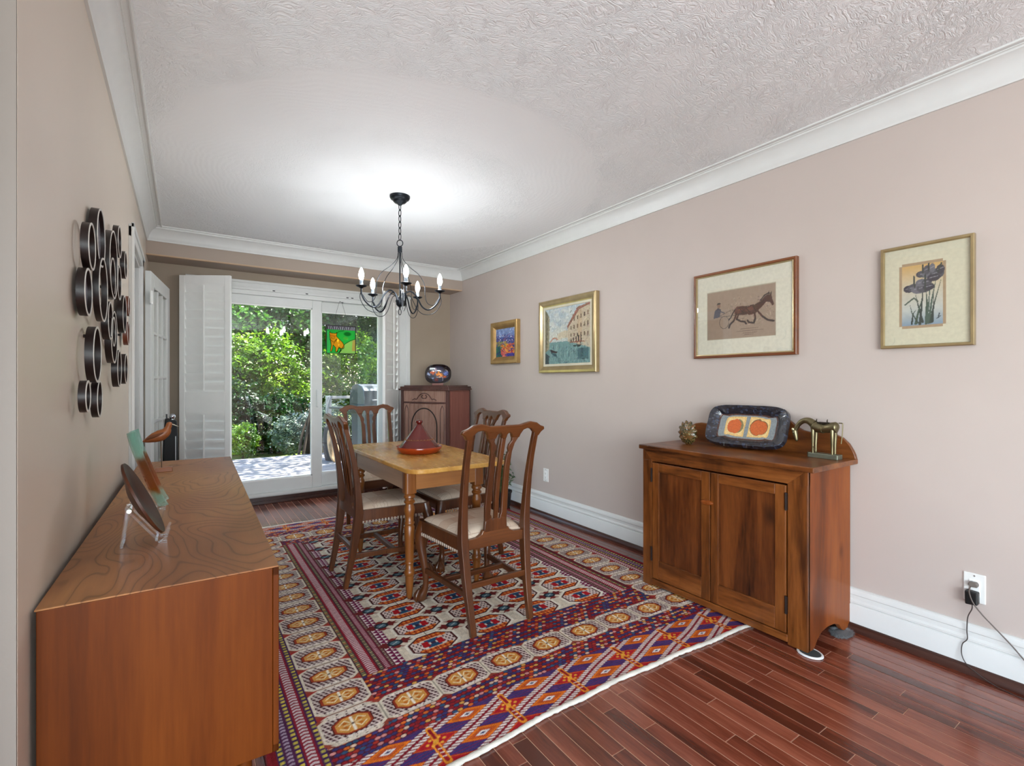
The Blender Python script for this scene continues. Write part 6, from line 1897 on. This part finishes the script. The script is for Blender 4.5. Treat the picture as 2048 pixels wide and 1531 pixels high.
# added eave above the door, out of view, put in for its shade
struct(box('added_eave', -3.0, 5.0, YB + 0.14, YB + 0.60, 2.46, 2.60, M_WHITE))
struct(box('wall_outside', XR + 0.12, 7.0, YB + 0.02, YB + 0.14, -0.4, 2.6, plain('outside wall brick tone', '#8a6a5a', 0.9)))

# railing
rl = thing('deck_railing', 'grey metal deck railing at the far edge of the deck', 'railing', (0, 8.60, -0.05))
M_RAIL = plain('weathered grey rail', '#9c9c9a', 0.5, 0.2)
for z in (0.94, 0.12):
    box('rail', 2.02, 6.9, -0.03, 0.03, z, z + 0.045, M_RAIL, rl, bevel=0.004)
for x in (2.05, 3.6, 5.2, 6.8):
    box('post', x - 0.04, x + 0.04, -0.04, 0.04, 0, 0.99, M_RAIL, rl, bevel=0.004)

# grill
gr = thing('barbecue_grill', 'grey barbecue grill with domed lid and side shelf standing on the deck', 'grill', (2.42, 7.15, -0.05), math.radians(8))
M_GRILL = plain('grey grill enamel', '#50565e', 0.32, 0.55)
M_GRILLD = plain('dark grill cart', '#3c444e', 0.5, 0.2)
lidp = [(-0.25, 0.0), (-0.25, 0.10), (-0.225, 0.20), (-0.16, 0.265), (-0.06, 0.295), (0.06, 0.295), (0.16, 0.265), (0.235, 0.18), (0.25, 0.05), (0.25, 0.0)]
MB().prism([(a, b + 0.90) for a, b in lidp], -0.34, 0.36, 'YZ').build('lid', M_GRILL, gr, smooth=True, bevel=0.01, sharp=0.5)
box('firebox', -0.34, 0.36, -0.25, 0.25, 0.76, 0.905, M_GRILL, gr, bevel=0.01)
box('side_shelf', -0.66, -0.35, -0.22, 0.22, 0.84, 0.87, M_GRILL, gr, bevel=0.006)
box('side_shelf', 0.37, 0.68, -0.22, 0.22, 0.84, 0.87, M_GRILL, gr, bevel=0.006)
box('cart', -0.32, 0.34, -0.22, 0.22, 0.08, 0.765, M_GRILLD, gr, bevel=0.006)
for s in (-1, 1):
    MB().tube([(s * 0.29, -0.235, 0.06), (s * 0.29, -0.185, 0.06)], 0.06, 16).build('wheel', M_BLACK, gr, smooth=True)
    box('foot', s * 0.29 - 0.025, s * 0.29 + 0.025, 0.16, 0.21, 0.0, 0.085, M_BLACK, gr)
MB().tube(smooth_path([(-0.22, -0.255, 0.965), (-0.20, -0.30, 0.965), (0.20, -0.30, 0.965), (0.24, -0.255, 0.965)], 4), 0.011, 8).build('handle', plain('steel handle', '#b6bac0', 0.25, 0.9), gr, smooth=True)

bp = thing('barrel_planter', 'dark wooden barrel planter on the deck near the grill', 'planter', (2.02, 7.95, -0.05))
MB().lathe([(0.17, 0), (0.20, 0.15), (0.21, 0.28), (0.20, 0.42), (0.185, 0.52), (0.165, 0.52), (0.165, 0.46), (0.001, 0.46)], 24, cap=True).build('barrel', wood('dark barrel wood', '#2e2a2a', '#46403e', '#5a5450', 'Z', 0.8), bp, smooth=True, sharp=0.9)
MB().tube([(0.2105 * math.cos(k * math.pi / 12), 0.2105 * math.sin(k * math.pi / 12), 0.28) for k in range(24)], 0.006, 6, closed=True).build('hoop', M_IRON, bp, smooth=True)
ls = thing('log_slice', 'pale bark-edged log slice leaning on the dark barrel planter', 'log slice', (1.93, 7.69, -0.05))
ls.rotation_euler = (math.radians(-12), 0, 0.3)
MB().lathe([(0.001, -0.02), (1.0, -0.02), (1.03, 0.0), (1.0, 0.02), (0.001, 0.02)], 20, cap=False).xform(Matrix.Translation((0, 0, 0.27)) @ Matrix.Diagonal((0.085, 1, 0.27, 1)) @ Matrix.Rotation(math.pi / 2, 4, 'X')).build('slice', plain('cut log wood', '#b79a78', 0.8, vary=0.2), ls, smooth=True, sharp=0.9)

dw = thing('driftwood_trunks', 'leaning weathered grey trunks at the deck edge beside the pale shrub', 'driftwood', (1.75, 8.98, -0.24))
rr = random.Random(31)
for i in range(7):
    bx = -0.14 + i * 0.075
    m = MB().tube(smooth_path([(bx, rr.uniform(-0.08, 0.1), 0.0), (bx * 0.55 + 0.05 + rr.uniform(-0.015, 0.015), rr.uniform(-0.06, 0.06), 0.55), (0.10 + 0.08 * i / 6, rr.uniform(-0.05, 0.05), 0.85 + rr.uniform(0, 0.35))], 5), rr.uniform(0.022, 0.05), 8, scales=[1.2, 1.1, 1, 1, 1, .9, .9, .8, .8, .7, .6])
    m.build('stem', M_BARK, dw, smooth=True, sharp=1.5)

# planting; bases follow the lawn behind the deck
tree('maple_tree', 'large maple with bright green crown and dark boughs behind the shrubs', 'tree',
     [((0.6, 13.4, 3.4), (3.6, 1.6, 1.6), 11000), ((2.9, 13.0, 3.0), (2.2, 1.3, 1.5), 6000), ((-2.6, 13.6, 3.0), (2.6, 1.4, 1.9), 5000), ((1.6, 12.4, 2.4), (2.2, 0.9, 0.8), 4500)], 0.075, M_LEAF_MAPLE,
     [([(-0.4, 13.8, -0.25), (-0.3, 13.7, 1.6), (0.0, 13.5, 3.6), (0.3, 13.4, 5.0)], 0.20, 0.07), ([(-0.2, 13.6, 2.2), (1.0, 12.8, 2.55), (2.2, 12.3, 2.75), (3.2, 11.9, 3.0)], 0.07, 0.02), ([(0.0, 13.5, 2.7), (0.8, 12.6, 2.0), (1.6, 12.0, 1.85), (2.2, 11.7, 2.1)], 0.05, 0.015)], 1)
tree('willow_tree', 'grey green willow-like tree beyond the deck railing', 'tree',
     [((4.6, 12.4, 2.8), (1.5, 1.2, 2.0), 9000), ((3.7, 11.8, 3.0), (0.9, 0.7, 1.0), 3500), ((6.6, 12.6, 2.6), (1.6, 1.2, 2.2), 4000)], 0.055, M_LEAF_GREY, [([(4.9, 12.7, -0.25), (4.8, 12.6, 1.5), (4.6, 12.4, 4.2)], 0.15, 0.05), ([(4.8, 12.6, 1.8), (4.2, 12.0, 2.4), (3.7, 11.7, 3.1)], 0.05, 0.015)], 2)
tree('lime_shrub', 'tall shrub with sunlit lime green leaves in the middle of the garden', 'shrub',
     [((1.35, 11.5, 1.25), (1.0, 0.7, 0.95), 5200), ((0.3, 11.6, 1.0), (0.7, 0.6, 0.9), 2600), ((2.1, 11.3, 0.75), (0.7, 0.6, 0.6), 2600)], 0.062, M_LEAF_LIME, [([(1.3, 11.6, -0.25), (1.3, 11.5, 0.8), (1.4, 11.4, 1.8)], 0.04, 0.015)], 3)
tree('golden_shrub', 'golden green shrub rising behind the grill', 'shrub',
     [((3.2, 11.2, 1.3), (0.75, 0.6, 0.95), 3600), ((4.1, 11.0, 0.9), (0.8, 0.6, 1.0), 2800)], 0.058, M_LEAF_LIME, [([(3.3, 11.3, -0.25), (3.2, 11.2, 1.2), (3.2, 11.1, 2.0)], 0.04, 0.015)], 4)
tree('dark_shrub', 'dense dark green shrub low behind the deck', 'shrub',
     [((1.45, 10.6, 0.35), (0.75, 0.5, 0.62), 4800), ((0.75, 10.9, 0.45), (0.6, 0.5, 0.8), 3200), ((-0.5, 10.9, 0.5), (0.9, 0.6, 0.9), 3000)], 0.048, M_LEAF_DARK, [([(1.3, 10.7, -0.25), (1.3, 10.6, 0.3), (1.35, 10.5, 0.7)], 0.03, 0.01)], 5)
tree('boxwood_shrub', 'small round boxwood shrub on the sunny lawn', 'shrub', [((0.90, 10.05, 0.12), (0.27, 0.25, 0.30), 1600)], 0.030, M_LEAF_LIME, [([(0.9, 10.05, -0.25), (0.9, 10.05, 0.1)], 0.02, 0.01)], 6)
tree('variegated_shrub', 'pale white-edged variegated shrub behind the weathered trunks', 'shrub',
     [((2.25, 9.55, 0.28), (0.50, 0.35, 0.50), 3200), ((1.62, 9.60, 0.22), (0.32, 0.3, 0.36), 1500), ((3.1, 9.6, 0.30), (0.6, 0.35, 0.45), 2200)], 0.040, M_LEAF_PALE, [([(2.2, 9.6, -0.25), (2.2, 9.55, 0.4)], 0.025, 0.01)], 7, flat=1.2)
tree('hedge', 'tall shady green hedge closing off the back of the garden', 'hedge',
     [((-5.0 + 1.9 * i, 15.6 + 0.4 * (i % 2), 2.2 + 0.4 * (i % 3)), (1.6, 1.0, 2.9), 2600) for i in range(10)], 0.13, M_LEAF_DARK, None, 8, shell=0.7)
tree('overhanging_maple', 'maple boughs arching high above the deck', 'tree',
     [((1.6, 7.2, 4.6), (4.0, 2.6, 0.55), 2400), ((5.0, 9.6, 5.0), (3.0, 2.6, 0.7), 1700), ((-2.4, 9.4, 4.8), (2.2, 2.0, 0.6), 800)], 0.095, M_LEAF_MAPLE,
     [([(7.4, 10.4, -0.25), (7.3, 10.3, 2.5), (6.6, 10.0, 4.4), (4.6, 9.4, 5.0), (2.0, 8.6, 4.8), (0.0, 8.0, 4.7)], 0.22, 0.02), ([(5.6, 9.7, 4.8), (3.4, 8.6, 4.6), (1.6, 7.4, 4.6)], 0.06, 0.012)], 9, flat=1.2, shell=0.0)
